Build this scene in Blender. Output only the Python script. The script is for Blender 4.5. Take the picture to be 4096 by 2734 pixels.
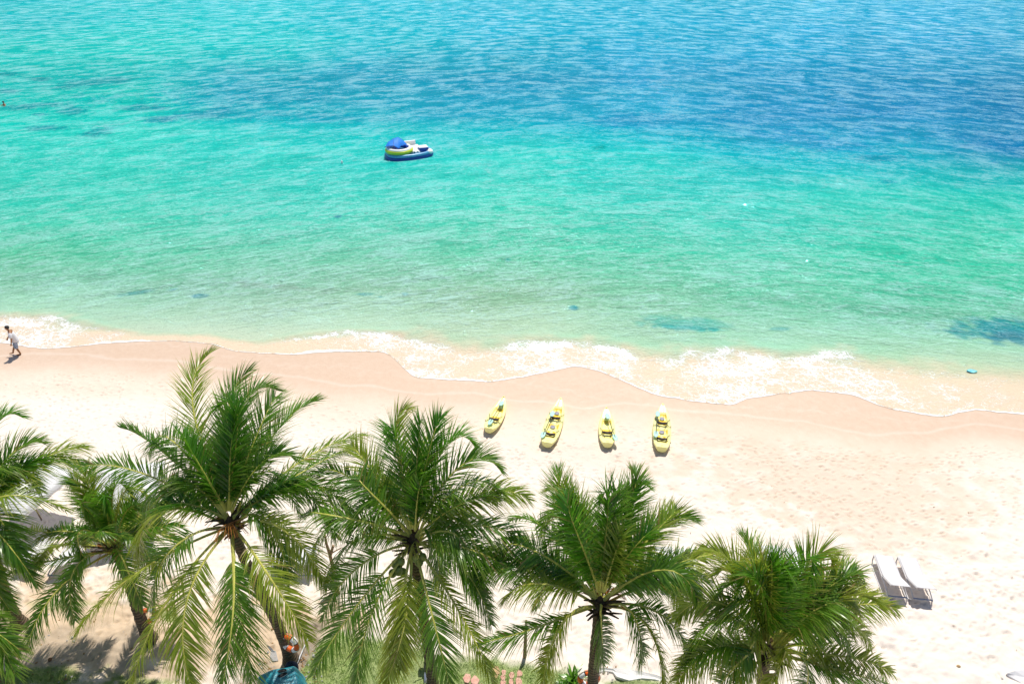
import bpy, math, random
import numpy as np
from mathutils import Vector, Matrix
random.seed(7); R = math.radians
sc = bpy.context.scene
for o in list(bpy.data.objects): bpy.data.objects.remove(o)

# ------------------------------------------------------------------ camera
CAM_H, PITCH, F = 21.5, R(33.0), 2731.0      # focal length in pixels of a 4096 px wide picture
cam = bpy.data.cameras.new('camera'); cam.lens = 24.0; cam.sensor_width = 36.0
cam.clip_start = .1; cam.clip_end = 9000
cam_ob = bpy.data.objects.new('camera', cam); sc.collection.objects.link(cam_ob)
cam_ob.location = (0, 0, CAM_H); cam_ob.rotation_euler = (R(90) - PITCH, 0, 0)
sc.camera = cam_ob
CP, SP = math.cos(PITCH), math.sin(PITCH)
# ------------------------------------------------------------------ light
SUN_EL, SUN_AZ = R(64), R(15)                # azimuth clockwise from +Y (towards the sea)
w = bpy.data.worlds.new('World'); sc.world = w; w.use_nodes = True
nt = w.node_tree; bg = nt.nodes['Background']; sky = nt.nodes.new('ShaderNodeTexSky')
sky.sky_type = 'NISHITA'; sky.sun_disc = False; sky.sun_elevation = SUN_EL; sky.sun_rotation = SUN_AZ
sky.air_density = 1.0; sky.dust_density = 1.0; sky.ozone_density = 1.0
nt.links.new(sky.outputs[0], bg.inputs[0]); bg.inputs[1].default_value = 0.085
sl = bpy.data.lights.new('sun', 'SUN'); sl.energy = 4.5; sl.angle = R(.5); sl.color = (1, .95, .87)
so = bpy.data.objects.new('sun', sl); sc.collection.objects.link(so)
sdir = Vector((math.sin(SUN_AZ)*math.cos(SUN_EL), math.cos(SUN_AZ)*math.cos(SUN_EL), math.sin(SUN_EL)))
so.rotation_euler = sdir.to_track_quat('Z', 'Y').to_euler()
sc.view_settings.view_transform = 'Standard'; sc.view_settings.look = 'None'
sc.view_settings.exposure = 0.08; sc.view_settings.gamma = 1

# ------------------------------------------------------------------ helpers
def G(px, py, z=0.0):
    """point of the world at height z seen at pixel px,py of the 4096 x 2734 photo"""
    dx = (px - 2048) / F; dv = (py - 1367) / F
    d = Vector((dx, CP - dv*SP, -SP - dv*CP))
    return Vector((0, 0, CAM_H)) + d * ((CAM_H - z) / -d.z)
def PX(x, y, z=0.0):
    zc = y*CP - (z - CAM_H)*SP
    yc = y*SP + (z - CAM_H)*CP
    return 2048 + F*x/zc, 1367 - F*yc/zc
def lin(c):
    return tuple((v/12.92 if v <= .04045 else ((v+.055)/1.055)**2.4) for v in [q/255 for q in c])

def vnoise(x, y, seed=0):
    x = np.asarray(x, float); y = np.asarray(y, float)
    rs = np.random.RandomState(seed); tab = rs.rand(256, 256)
    xi = np.floor(x).astype(int); yi = np.floor(y).astype(int)
    fx = x - xi; fy = y - yi; fx = fx*fx*(3-2*fx); fy = fy*fy*(3-2*fy)
    a = tab[xi & 255, yi & 255]; b = tab[(xi+1) & 255, yi & 255]
    c = tab[xi & 255, (yi+1) & 255]; d = tab[(xi+1) & 255, (yi+1) & 255]
    return (a*(1-fx)+b*fx)*(1-fy) + (c*(1-fx)+d*fx)*fy
def fbm(x, y, seed=0, o=4):
    s = 0; a = .5; t = 0
    for i in range(o):
        s = s + a*vnoise(x*2**i + 17*i, y*2**i + 9*i, seed+i); t += a; a *= .55
    return s/t
def sstep(a, b, x):
    t = np.clip((x-a)/(b-a), 0, 1); return t*t*(3-2*t)

class NT:
    def __init__(s, name):
        s.m = bpy.data.materials.new(name); s.m.use_nodes = True; s.t = s.m.node_tree
        s.p = s.t.nodes['Principled BSDF']; s.out = s.t.nodes['Material Output']
    def n(s, ty, **kw):
        nd = s.t.nodes.new(ty)
        for k, v in kw.items():
            if hasattr(nd, k): setattr(nd, k, v)
            else: s.set(nd, k, v)
        return nd
    def set(s, nd, k, v):
        k = k.replace('_', ' ')
        i = nd.inputs[k]
        if isinstance(v, bpy.types.NodeSocket): s.t.links.new(v, i)
        else: i.default_value = v
    def l(s, a, b): s.t.links.new(a, b)
    def math(s, op, a, b=0.0, clamp=False):
        nd = s.t.nodes.new('ShaderNodeMath'); nd.operation = op; nd.use_clamp = clamp
        for i, v in enumerate((a, b)):
            if isinstance(v, bpy.types.NodeSocket): s.l(v, nd.inputs[i])
            else: nd.inputs[i].default_value = v
        return nd.outputs[0]
    def mix(s, f, a, b, mode='MIX'):
        nd = s.t.nodes.new('ShaderNodeMix'); nd.data_type = 'RGBA'; nd.blend_type = mode
        for i, v in ((0, f), (6, a), (7, b)):
            if isinstance(v, bpy.types.NodeSocket): s.l(v, nd.inputs[i])
            elif i == 0: nd.inputs[0].default_value = v
            else: nd.inputs[i].default_value = (*v, 1)
        return nd.outputs[2]
    def noise(s, scale, detail=3, rough=.55, vec=None, dist=0, dim='3D'):
        nd = s.t.nodes.new('ShaderNodeTexNoise'); nd.noise_dimensions = dim
        nd.inputs['Scale'].default_value = scale; nd.inputs['Detail'].default_value = detail
        nd.inputs['Roughness'].default_value = rough; nd.inputs['Distortion'].default_value = dist
        if vec is not None: s.l(vec, nd.inputs['Vector'])
        return nd.outputs['Fac']
    def mapping(s, vec, scale=(1, 1, 1), rot=0, loc=(0, 0, 0)):
        if rot:
            r0 = s.t.nodes.new('ShaderNodeMapping'); s.l(vec, r0.inputs[0]); r0.inputs['Rotation'].default_value = (0, 0, rot); vec = r0.outputs[0]
        nd = s.t.nodes.new('ShaderNodeMapping'); s.l(vec, nd.inputs[0]); nd.inputs['Scale'].default_value = scale
        nd.inputs['Location'].default_value = loc
        return nd.outputs[0]
    def rng(s, v, a, b, c=0., d=1.):
        nd = s.t.nodes.new('ShaderNodeMapRange'); s.l(v, nd.inputs[0])
        for i, q in enumerate((a, b, c, d)): nd.inputs[i+1].default_value = q
        return nd.outputs[0]
    def bump(s, h, dist, strength=1., nrm=None):
        nd = s.t.nodes.new('ShaderNodeBump'); s.l(h, nd.inputs['Height'])
        nd.inputs['Distance'].default_value = dist; nd.inputs['Strength'].default_value = strength
        if nrm is not None: s.l(nrm, nd.inputs['Normal'])
        return nd.outputs[0]

def simple(name, col, rough=.6, var=.15, scale=12, metal=0., bump=.0, spec=.5, transl=0., col2=None):
    q = NT(name); tc = q.n('ShaderNodeTexCoord').outputs['Object']
    nz = q.noise(scale, 4, .6, tc)
    c2 = col2 or tuple(v*(1-var) for v in col)
    c = q.mix(q.rng(nz, .35, .65), col, c2)
    q.l(c, q.p.inputs['Base Color']); q.p.inputs['Roughness'].default_value = rough
    q.p.inputs['Metallic'].default_value = metal; q.p.inputs['Specular IOR Level'].default_value = spec
    if bump: q.l(q.bump(q.noise(scale*3, 4, .6, tc), bump), q.p.inputs['Normal'])
    if transl:
        tr = q.n('ShaderNodeBsdfTranslucent'); q.l(c, tr.inputs[0]); ms = q.n('ShaderNodeMixShader')
        ms.inputs[0].default_value = transl
        q.l(q.p.outputs[0], ms.inputs[1]); q.l(tr.outputs[0], ms.inputs[2]); q.l(ms.outputs[0], q.out.inputs[0])
    return q.m

class MB:
    """collects faces of one mesh"""
    def __init__(s): s.v = []; s.f = []; s.m = []; s.cur = 0
    def add(s, vs, fs):
        b = len(s.v); s.v += [tuple(v) for v in vs]
        for f in fs: s.f.append(tuple(b+i for i in f)); s.m.append(s.cur)
        return s
    def box(s, c, d, M=None, bev=0.0, taper=1.0):
        x, y, z = [q/2 for q in d]; t = taper
        vs = []
        b = min(bev, x*.9, y*.9, z*.9)
        if b <= 0:
            vs = [(-x,-y,-z),(x,-y,-z),(x,y,-z),(-x,y,-z),(-x*t,-y*t,z),(x*t,-y*t,z),(x*t,y*t,z),(-x*t,y*t,z)]
            fs = [(0,3,2,1),(4,5,6,7),(0,1,5,4),(1,2,6,5),(2,3,7,6),(3,0,4,7)]
        else:
            rings = [(-z, b), (-z+b, 0), (z-b, 0), (z, b)]
            for zz, ins in rings:
                X, Y = x-ins, y-ins; k = b*.999
                for (a, e) in ((-X+k*(ins==0), -Y), (X-k*(ins==0), -Y), (X, -Y+k*(ins==0)), (X, Y-k*(ins==0)),
                               (X-k*(ins==0), Y), (-X+k*(ins==0), Y), (-X, Y-k*(ins==0)), (-X, -Y+k*(ins==0))):
                    vs.append((a, e, zz))
            fs = []
            for r in range(3):
                for i in range(8):
                    j = (i+1) % 8; fs.append((r*8+i, r*8+j, r*8+8+j, r*8+8+i))
            fs.append(tuple(range(7, -1, -1))); fs.append(tuple(range(24, 32)))
        M = M or Matrix.Identity(4)
        return s.add([M @ (Vector(v)) + Vector(c) if M.is_identity else M @ (Vector(v)+Vector(c)) for v in vs], fs)
    def tube(s, path, rad, n=8, cap=True, flat=1.0):
        P = [Vector(p) for p in path]; m = len(P)
        if not hasattr(rad, '__len__'): rad = [rad]*m
        vs = []; prev = None
        for i, p in enumerate(P):
            t = (P[min(i+1, m-1)] - P[max(i-1, 0)]).normalized()
            if prev is None:
                a = Vector((0, 0, 1)) if abs(t.z) < .9 else Vector((1, 0, 0)); u = (a - t*a.dot(t)).normalized()
            else: u = (prev - t*prev.dot(t)).normalized()
            prev = u; q = t.cross(u)
            for k in range(n):
                an = 2*math.pi*k/n; vs.append(p + (u*math.cos(an)*flat + q*math.sin(an))*rad[i])
        fs = [(i*n+k, i*n+(k+1) % n, (i+1)*n+(k+1) % n, (i+1)*n+k) for i in range(m-1) for k in range(n)]
        if cap: fs += [tuple(range(n-1, -1, -1)), tuple(range((m-1)*n, m*n))]
        return s.add(vs, fs)
    def ell(s, c, r, nu=12, nv=8, M=None):
        vs = []; c = Vector(c); M = M or Matrix.Identity(3)
        for j in range(nv+1):
            th = math.pi*j/nv
            for i in range(nu):
                a = 2*math.pi*i/nu
                vs.append(c + M @ Vector((r[0]*math.sin(th)*math.cos(a), r[1]*math.sin(th)*math.sin(a), r[2]*math.cos(th))))
        fs = [(j*nu+i, (j+1)*nu+i, (j+1)*nu+(i+1) % nu, j*nu+(i+1) % nu) for j in range(nv) for i in range(nu)]
        return s.add(vs, fs)
    def torus(s, c, R1, r1, nu=32, nv=8, M=None, sel=None):
        c = Vector(c); M = M or Matrix.Identity(3); vs = []
        for i in range(nu):
            a = 2*math.pi*i/nu
            for j in range(nv):
                b = 2*math.pi*j/nv; q = R1 + r1*math.cos(b)
                vs.append(c + M @ Vector((q*math.cos(a), q*math.sin(a), r1*math.sin(b))))
        b0 = len(s.v); s.v += [tuple(v) for v in vs]
        for i in range(nu):
            for j in range(nv):
                s.f.append(tuple(b0+q for q in (i*nv+j, ((i+1) % nu)*nv+j, ((i+1) % nu)*nv+(j+1) % nv, i*nv+(j+1) % nv)))
                s.m.append(sel(i, nu) if sel else s.cur)
        return s
    def grid(s, P, closed=False):
        """P[i][j] points"""
        n = len(P); m = len(P[0]); vs = [p for r in P for p in r]
        fs = [(i*m+j, i*m+j+1, (i+1)*m+j+1, (i+1)*m+j) for i in range(n-1) for j in range(m-1)]
        if closed: fs += [(i*m+m-1, i*m, (i+1)*m, (i+1)*m+m-1) for i in range(n-1)]
        return s.add(vs, fs)
    def build(s, name, mat, parent=None, smooth=True, sub=0, solid=0):
        me = bpy.data.meshes.new(name); me.from_pydata(s.v, [], s.f)
        mats = mat if isinstance(mat, (list, tuple)) else [mat]
        for q in mats: me.materials.append(q)
        if len(mats) > 1: me.polygons.foreach_set('material_index', s.m)
        me.polygons.foreach_set('use_smooth', [smooth]*len(me.polygons)); me.update()
        if smooth and hasattr(me, 'set_sharp_from_angle'): me.set_sharp_from_angle(angle=R(48))
        o = bpy.data.objects.new(name, me); sc.collection.objects.link(o)
        if parent: o.parent = parent
        if solid:
            md = o.modifiers.new('solid', 'SOLIDIFY'); md.thickness = solid
        if sub:
            md = o.modifiers.new('sub', 'SUBSURF'); md.levels = md.render_levels = sub
        return o
def tag(o, label=None, cat=None, group=None, kind=None):
    if label: o['label'] = label
    if cat: o['category'] = cat
    if group: o['group'] = group
    if kind: o['kind'] = kind
    return o
def empty(name, loc, rz=0, label=None, cat=None, group=None):
    o = bpy.data.objects.new(name, None); sc.collection.objects.link(o)
    o.empty_display_size = .2; o.location = loc; o.rotation_euler = (0, 0, rz)
    return tag(o, label, cat, group)
def copy_tree(o, parent=None):
    c = o.copy(); sc.collection.objects.link(c); c.parent = parent
    for ch in list(o.children): copy_tree(ch, c)
    return c
def grid_mesh(name, X, Y, Z, mat, attrs={}, cols={}):
    n, m = X.shape; me = bpy.data.meshes.new(name)
    me.vertices.add(n*m)
    me.vertices.foreach_set('co', np.stack([X, Y, Z], -1).astype(np.float32).ravel())
    I = np.arange(n*m).reshape(n, m)
    q = np.stack([I[:-1, :-1], I[:-1, 1:], I[1:, 1:], I[1:, :-1]], -1).reshape(-1, 4)
    me.loops.add(q.size); me.loops.foreach_set('vertex_index', q.ravel().astype(np.int32))
    me.polygons.add(len(q)); me.polygons.foreach_set('loop_start', np.arange(0, q.size, 4, dtype=np.int32))
    me.update(calc_edges=True); me.validate()
    me.polygons.foreach_set('use_smooth', np.ones(len(me.polygons), dtype=bool))
    for k, v in attrs.items():
        a = me.attributes.new(k, 'FLOAT', 'POINT'); a.data.foreach_set('value', v.astype(np.float32).ravel())
    for k, v in cols.items():
        a = me.attributes.new(k, 'FLOAT_COLOR', 'POINT')
        a.data.foreach_set('color', np.concatenate([v, np.ones(v.shape[:-1]+(1,))], -1).astype(np.float32).ravel())
    me.materials.append(mat)
    o = bpy.data.objects.new(name, me); sc.collection.objects.link(o); return o

# ------------------------------------------------------------------ shoreline (world curve y = shore(x))
SH = [(-400,1380),(0,1368),(90,1385),(180,1396),(290,1388),(400,1374),(560,1366),(700,1361),(850,1376),(940,1404),(1040,1412),(1180,1418),
 (1300,1408),(1460,1406),(1535,1406),(1580,1436),(1620,1478),(1660,1510),(1760,1516),(1900,1523),(1956,1528),(2060,1514),(2180,1490),
 (2302,1463),(2395,1481),(2498,1527),(2620,1579),(2740,1600),(2844,1612),(2928,1619),(2975,1598),(3115,1575),(3256,1560),(3415,1579),
 (3527,1626),(3658,1653),(3770,1666),(3910,1636),(4003,1650),(4096,1656),(4500,1680)]
FT = [(-400,1250),(0,1250),(180,1245),(420,1300),(560,1330),(850,1335),(1000,1372),(1180,1340),(1400,1318),(1535,1322),(1660,1335),(1760,1368),
 (1900,1395),(2050,1372),(2180,1358),(2302,1362),(2450,1372),(2560,1420),(2700,1436),(2844,1420),(2960,1400),(3115,1420),(3256,1420),
 (3415,1440),(3527,1462),(3658,1480),(3800,1490),(4096,1515),(4500,1530)]
def curve(pts):
    W = [G(a, b) for a, b in pts]; return np.array([p.x for p in W]), np.array([p.y for p in W])
shx, shy = curve(SH); ftx, fty = curve(FT)
def smooth_interp(x, px, py, wd=.18):
    return sum(np.interp(x+d, px, py) for d in (-wd*1.5, -wd*.75, 0, wd*.75, wd*1.5))/5
def shore(x):
    return smooth_interp(x, shx, shy) + .10*(fbm(x*1.3, x*0+3, 5, 4)-.5) + .05*(vnoise(x*5, x*0, 8)-.5)
def foamtop(x): return smooth_interp(x, ftx, fty, .5)

def axis(core0, core1, step, lo, hi, g=1.12):
    c = list(np.arange(core0, core1+1e-6, step)); a = []; p = core0; s = step
    while p > lo: s *= g; p -= s; a.append(max(p, lo))
    b = []; p = core1; s = step
    while p < hi: s *= g; p += s; b.append(min(p, hi))
    return np.array(a[::-1] + c + b)

# ------------------------------------------------------------------ sand (one sheet, goes on under the sea)
uy = axis(11.6, 34.2, .05, -120, 2500, 1.25)
ux = axis(-1.04, 1.04, .0027, -60, 60, 1.25)
YY = np.repeat(uy[:, None], len(ux), 1)
HW = .75*(.839*np.clip(YY, 8, 60)+11.7)
XX = ux[None, :]*HW
PXx, PXy = PX(XX, np.clip(YY, 5, 200)); infr = (YY > 11)
S = shore(XX); dsh = S - YY                     # metres inland of the water's edge
# lower edge of the wet smooth band (pixels)
wetx = [-400,0,200,420,700,900,1100,1300,1500,1700,1900,2150,2330,2500,2750,3000,3300,3500,3700,3900,4096,4500]
wety = [1500,1492,1470,1478,1500,1540,1560,1590,1600,1640,1640,1665,1690,1670,1700,1730,1760,1790,1800,1760,1780,1800]
wl = np.interp(PXx, wetx, wety) + 26*(fbm(XX*.5, YY*.5, 3)-.5)
dry = sstep(-45, 85, PXy - wl)
hard = dry*sstep(0, 1, 1)                       # where feet have marked it
big = fbm(XX*.35, YY*.35, 21, 3); med = fbm(XX*1.7, YY*2.1, 31, 4); fin = fbm(XX*6, YY*7, 41, 3)
rid = 1-np.abs(2*fbm(XX*1.1+.4*med, YY*1.6, 51, 3)-1)
near = sstep(20.5, 16.0, YY)                    # loose, churned sand by the palms
Z = dry*(.05*(big-.5) + (.055+.13*near)*(med-.5) + (.012+.012*near)*(fin-.5)) + dry*near*.10*(rid-.6) + .012*(fbm(XX*.8, YY*.8, 61, 2)-.5)
Z += dry*.012*(vnoise(XX*14, YY*16, 71)-.5)
# footprints: soft dents with a rim
rs = np.random.RandomState(11); fx0, fx1 = -28, 28
i0 = int(np.searchsorted(uy, 11.7)); i1 = int(np.searchsorted(uy, 33.8))
dent = np.zeros_like(Z); core = np.where(np.abs(ux) <= 1.045)[0]; uc = ux[core]
def stamp(x, y, an, L, Wd, dep):
    a, b = np.searchsorted(uy, [y-.4, y+.4])
    if a >= i1 or b <= i0: return
    hw = .75*(.839*y+11.7); c, d = core[0]+np.searchsorted(uc, [(x-.4)/hw, (x+.4)/hw])
    if d-c < 3: return
    X = XX[a:b, c:d]-x; Y = YY[a:b, c:d]-y; ca, sa = math.cos(an), math.sin(an)
    q = ((X*ca+Y*sa)/L)**2 + ((Y*ca-X*sa)/Wd)**2
    dent[a:b, c:d] += -dep*np.exp(-q*1.6) + dep*.45*np.exp(-(np.sqrt(q)-1.35)**2*5)
tracks = 0
for k in range(520):                            # walked tracks
    x = rs.uniform(-26, 26); y = rs.uniform(13, 31); an = rs.normal(0, .5) + (math.pi if rs.rand() < .5 else 0)
    if rs.rand() < .3: an += math.pi/2
    for s_ in range(rs.randint(5, 22)):
        an += rs.normal(0, .08); x += math.cos(an)*.62; y += math.sin(an)*.62
        sd = .09*(1 if s_ % 2 else -1)
        px, py = PX(x, y); wlx = np.interp(px, wetx, wety)
        if py < wlx+10 or not (12 < y < 33.5): continue
        stamp(x-math.sin(an)*sd, y+math.cos(an)*sd, an+rs.normal(0, .15), .13, .055, rs.uniform(.018, .045))
clus = lambda x, y: float(fbm(np.array([x*.45]), np.array([y*.55]), 77, 3)[0])
for k in range(6000):
    x = rs.uniform(-27, 27); y = 12+20*rs.rand()
    px, py = PX(x, y); wlx = np.interp(px, wetx, wety)
    if py < wlx+25 or clus(x, y) < .50+.06*rs.rand(): continue
    if 2900 < px < 3900 and 1850 < py < 2150 and rs.rand() < .6: continue
    stamp(x, y, rs.uniform(0, 6.3), rs.uniform(.05, .17), rs.uniform(.03, .08), rs.uniform(.006, .035))
Z += 1.25*dent*np.clip(dry*1.3, 0, 1)
# the cut bank of wet sand keeps a faint wave line
Z += .004*np.sin(dsh*2.2+3*big)*(1-dry)
under = YY > S
Z = np.where(under, -.012 - .045*np.clip(YY-S, 0, 70) - .004*0, Z*sstep(0, .25, np.abs(dsh)))
Z = np.clip(Z, -3.2, 1)
# colours of the sand itself
c_wet = np.array((.655, .478, .35)); c_damp = np.array((.76, .625, .515)); c_dry = np.array((.82, .73, .655))
t1 = sstep(-70, 60, PXy-wl+30*(med-.5)); t2 = sstep(-10, 170, PXy-wl+60*(big-.5))
col = c_wet*(1-t1[..., None]) + c_damp*t1[..., None]
col = col*(1-t2[..., None]) + c_dry*t2[..., None]
def blob(cx, cy, rx, ry, ang=0, soft=.5, amp=.35):
    u = PXx-cx; v = PXy-cy; ca, sa = math.cos(ang), math.sin(ang)
    q = np.sqrt(((u*ca+v*sa)/rx)**2 + ((v*ca-u*sa)/ry)**2) + amp*(med-.5)*2
    return sstep(1+soft, 1-soft, q)
m = .9*blob(3330, 1930, 600, 140, .12, .5, .9) + .8*blob(3480, 2080, 380, 110, .25, .5, .9) + .35*blob(300, 1560, 300, 30) + .4*blob(2450,1830,450,60,.05)
m = np.clip(m, 0, 1)[..., None]; col = col*(1-m*.7) + np.array((.68, .535, .41))*m*.7
tl = np.exp(-((PXy-wl+62+34*(big-.5))/5)**2)*.5 + np.exp(-((PXy-wl+118+60*(med-.5)-40*(big-.5))/4)**2)*.25
col = col*(1-tl[..., None]*.5) + np.array((.85,.78,.70))*tl[..., None]*.5
# the strip of trampled earth below the palms
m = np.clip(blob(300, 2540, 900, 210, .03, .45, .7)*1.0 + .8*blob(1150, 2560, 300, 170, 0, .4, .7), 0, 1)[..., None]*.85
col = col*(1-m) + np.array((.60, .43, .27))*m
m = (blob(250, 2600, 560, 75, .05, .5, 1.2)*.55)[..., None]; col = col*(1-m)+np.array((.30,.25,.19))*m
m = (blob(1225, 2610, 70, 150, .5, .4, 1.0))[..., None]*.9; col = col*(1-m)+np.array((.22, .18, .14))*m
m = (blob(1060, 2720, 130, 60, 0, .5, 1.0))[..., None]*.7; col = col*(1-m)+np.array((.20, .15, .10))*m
# ground under the lawn
def lawn_w():
    a = sstep(-25, 25, PXy - np.interp(PXx, [1100,1180,1260,1350,1500,1640,1760,1900,1990,2060,2150,2300,2420,2560], [2900,2720,2600,2530,2560,2590,2625,2640,2640,2650,2665,2690,2730,2800]) + 30*(med-.5)+16*(fin-.5))
    return a*sstep(1120, 1230, PXx)*sstep(2420, 2330, PXx)
LW = lawn_w()
GW = np.clip(LW*1.0 + blob(90, 2705, 270, 34, 0, .5, 1.1) + blob(580, 2745, 150, 25, 0, .5, 1.2)*.9 + .9*blob(690, 2470, 45, 30, 0, .5, 1.0) + blob(2560, 2745, 130, 28, 0, .5, .9)+ .6*blob(260, 2420, 190, 18, 0, .5, 1.2)*.6, 0, 1)
col = col*(1-GW[..., None]*.9) + (np.array((.17, .27, .045))*(.7+.9*(med[..., None]))) * GW[..., None]*.9
col = col*(1 - .17*np.clip(-dent/.03, 0, 1)[..., None]*dry[..., None])  # shade in the footprint hollows painted into the sand colour
Z = Z*(1-.6*LW)
q = NT('sand'); at = q.n('ShaderNodeAttribute', attribute_name='scol'); tc = q.n('ShaderNodeTexCoord').outputs['Object']
dr = q.n('ShaderNodeAttribute', attribute_name='dry').outputs['Fac']
g1 = q.noise(55, 3, .7, tc); g2 = q.noise(3.0, 5, .65, tc); g3 = q.noise(260, 2, .6, tc)
c = q.mix(q.rng(g1, .3, .7, 0, .16), at.outputs['Color'], (.34, .26, .17), 'MIX')
c = q.mix(q.rng(g2, .35, .7, 0, .14), c, (.9, .8, .68), 'MIX')
c = q.mix(q.math('MULTIPLY', q.rng(g3, .62, .72, 0, .35), dr), c, (.26, .18, .11))
q.l(c, q.p.inputs['Base Color'])
q.l(q.rng(dr, 0, 1, .33, .95), q.p.inputs['Roughness']); q.l(q.rng(dr, 0, 1, .45, .1), q.p.inputs['Specular IOR Level'])
q.l(q.bump(g1, .008, .7, q.bump(g2, .035, .5)), q.p.inputs['Normal'])
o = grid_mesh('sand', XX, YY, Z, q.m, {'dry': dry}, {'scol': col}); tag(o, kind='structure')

# ------------------------------------------------------------------ sea
tt = [0.]
while tt[-1] < 2600: tt.append(tt[-1] + max(.055, .011*(tt[-1]-2)))
tt = np.array(tt); uw = axis(-1.05, 1.05, .0030, -50, 50, 1.25)
T = np.repeat(tt[:, None], len(uw), 1)
hw = .75*(.839*(np.clip(T, 0, 700)+33)+11.7); XW = uw[None, :]*hw
blend = np.exp(-T/25)
SX = shore(np.clip(XW, -60, 60))
YW = T + SX*blend + 31*(1-blend)
wpx, wpy = PX(XW, YW)
tf = np.maximum(foamtop(np.clip(XW, -60, 60)) - SX, .35); qf = T/tf
step = np.maximum(.055, .011*T)
CV = YW + .42*26*np.log(np.cosh((XW-9)/26))*(1-.0)          # crest lines fan out round the bay
def wave(lam, ang, amp, seed, st=5.0):
    a = R(ang); u = (XW*math.cos(a)+CV*math.sin(a)); v = (-XW*math.sin(a)+CV*math.cos(a))
    n_ = fbm(u/(lam*st), v/lam, seed, 2)
    return amp*(n_-.5)*2*sstep(2.2, 5, lam/step)
bandv0 = np.interp(wpx, [0,400,600,900,1000,1200,1400,1620,1750,1950,2050,2250,2450,2600,2800,3000,3300,3500,3700,4096],
                       [.75,.75,.2,.1,.35,.7,.85,.95,.8,.4,.9,1.0,.9,.7,.75,.9,.8,.55,.4,.35])
ZW = (wave(6.5, 3, .14, 101, 4) + wave(3.1, -3, .10, 103, 4) + wave(1.6, 4, .07, 105, 3) + wave(.9, -6, .045, 107, 3) + wave(15, 2, .22, 109, 4))
lap = wave(1.5, 4, .10, 111, 5)*np.exp(-((qf-1.25)/.5)**2)
ZW = (ZW+lap)*sstep(0, 5, T-.6*tf)*1.0 + .006 + .09*np.exp(-((qf-1.0)/.14)**2)*bandv0*(.4+.9*fbm(XW*.9, T*1.5, 163, 3)) + .009*np.exp(-((T-.10)/.09)**2)
# -- foam density
ew = np.interp(wpx, [0,380,430,560,620,1150,1220,1480,1560,2300,2480,4096],[.12,.14,.34,.30,.05,.10,.34,.30,.13,.20,.12,.11]); ed = np.exp(-(T/ew)**2)
broken = fbm(XW*.45, T*0+2, 121, 3)
surge = fbm(XW*.8, YW*1.4, 125, 3)
bandc = .80 + .18*(fbm(XW*.5, T*0, 127, 2)-.5)*2
inner = np.interp(wpx, [0,500,650,900,1050,1500,1620,1900,2100,2350,2500,2700,2850,3500,3650,4096],
                       [1.0,.75,.2,.2,.45,.9,1.0,.7,.85,1.0,.85,.75,.95,.85,.75,.65])
bandv = bandv0
band = np.exp(-((qf-bandc)/.22)**2)*bandv
lace = inner*sstep(1.15, .75, qf)*.66
trail = .30*bandv*sstep(1.9, .9, qf)
foamd = np.maximum.reduce([ed*1.25*(.30+1.0*surge), band*(.46+.72*surge), lace*(.55+.8*surge), trail*(.4+surge)])
arc = np.exp(-(((wpy-(1462+((wpx-3120)/420)**2*22+22*(fbm(XW*.7,XW*0,155,3)-.5)))/9)**2))*sstep(2860, 2960, wpx)*sstep(3500, 3400, wpx)*(.35+.8*surge)
foamd = np.maximum(foamd, arc*1.0)
# -- colour of the water by depth, bars and weed beds
gx = np.array([-300, 0, 500, 1024, 1536, 2048, 2560, 3072, 3584, 4096, 4400.])
gy = np.array([-60, 0, 200, 330, 450, 600, 800, 1000, 1150, 1280, 1400, 1520.])
tab = [
 [(60,165,190)]*2+[(60,170,195),(70,175,200),(70,170,205),(62,165,205),(60,160,205),(55,155,200),(50,152,200),(45,150,195),(45,150,195)],
 [(35,165,185)]*2+[(45,172,190),(55,175,198),(55,170,200),(52,162,202),(48,155,200),(42,148,196),(38,145,195),(35,142,192),(35,142,192)],
 [(25,180,180)]*2+[(32,182,182),(35,180,188),(30,165,190),(22,150,190),(25,146,195),(26,142,194),(20,135,190),(18,130,186),(18,130,186)],
 [(20,170,170)]*2+[(25,165,170),(12,150,175),(6,135,175),(8,130,178),(14,132,186),(14,128,184),(5,115,172),(4,110,168),(4,110,168)],
 [(45,190,172)]*2+[(40,185,172),(8,145,172),(10,145,175),(14,150,180),(18,150,186),(8,122,174),(6,112,170),(2,100,160),(2,100,160)],
 [(70,200,178)]*2+[(75,202,180),(70,198,182),(60,200,186),(72,205,188),(66,200,190),(40,172,186),(30,160,182),(8,118,166),(8,118,166)],
 [(84,205,174)]*2+[(92,208,178),(95,208,182),(100,212,184),(102,214,184),(88,208,184),(72,204,182),(60,200,178),(50,196,172),(50,196,172)],
 [(98,198,152)]*2+[(96,200,156),(118,205,165),(120,206,166),(104,206,162),(96,206,164),(95,208,172),(72,205,164),(55,202,158),(55,202,158)],
 [(136,198,158)]*2+[(140,200,162),(145,200,164),(148,201,162),(146,200,158),(128,203,160),(108,204,160),(92,202,158),(78,200,154),(78,200,154)],
 [(158,198,160)]*2+[(160,198,162),(162,199,164),(162,199,162),(160,198,158),(146,200,160),(132,200,160),(122,198,158),(116,196,154),(116,196,154)],
 [(196,196,160)]*2+[(192,198,164),(186,198,162),(180,199,164),(172,199,160),(160,200,160),(152,199,160),(150,200,158),(148,199,158),(148,199,158)],
 [(222,196,158)]*2+[(222,196,158)]*4+[(200,198,160),(196,198,160),(190,198,158),(186,198,158),(186,198,158)]]
tb = np.array([[lin(c) for c in r] for r in tab])
jx = wpx + 160*(fbm(XW*.04, YW*.05, 131, 3)-.5); jy = wpy + 150*(fbm(XW*.03, YW*.04, 133, 4)-.5)*sstep(1500, 500, wpy) + 14*(fbm(XW*.3, YW*.3, 134, 3)-.5)
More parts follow.
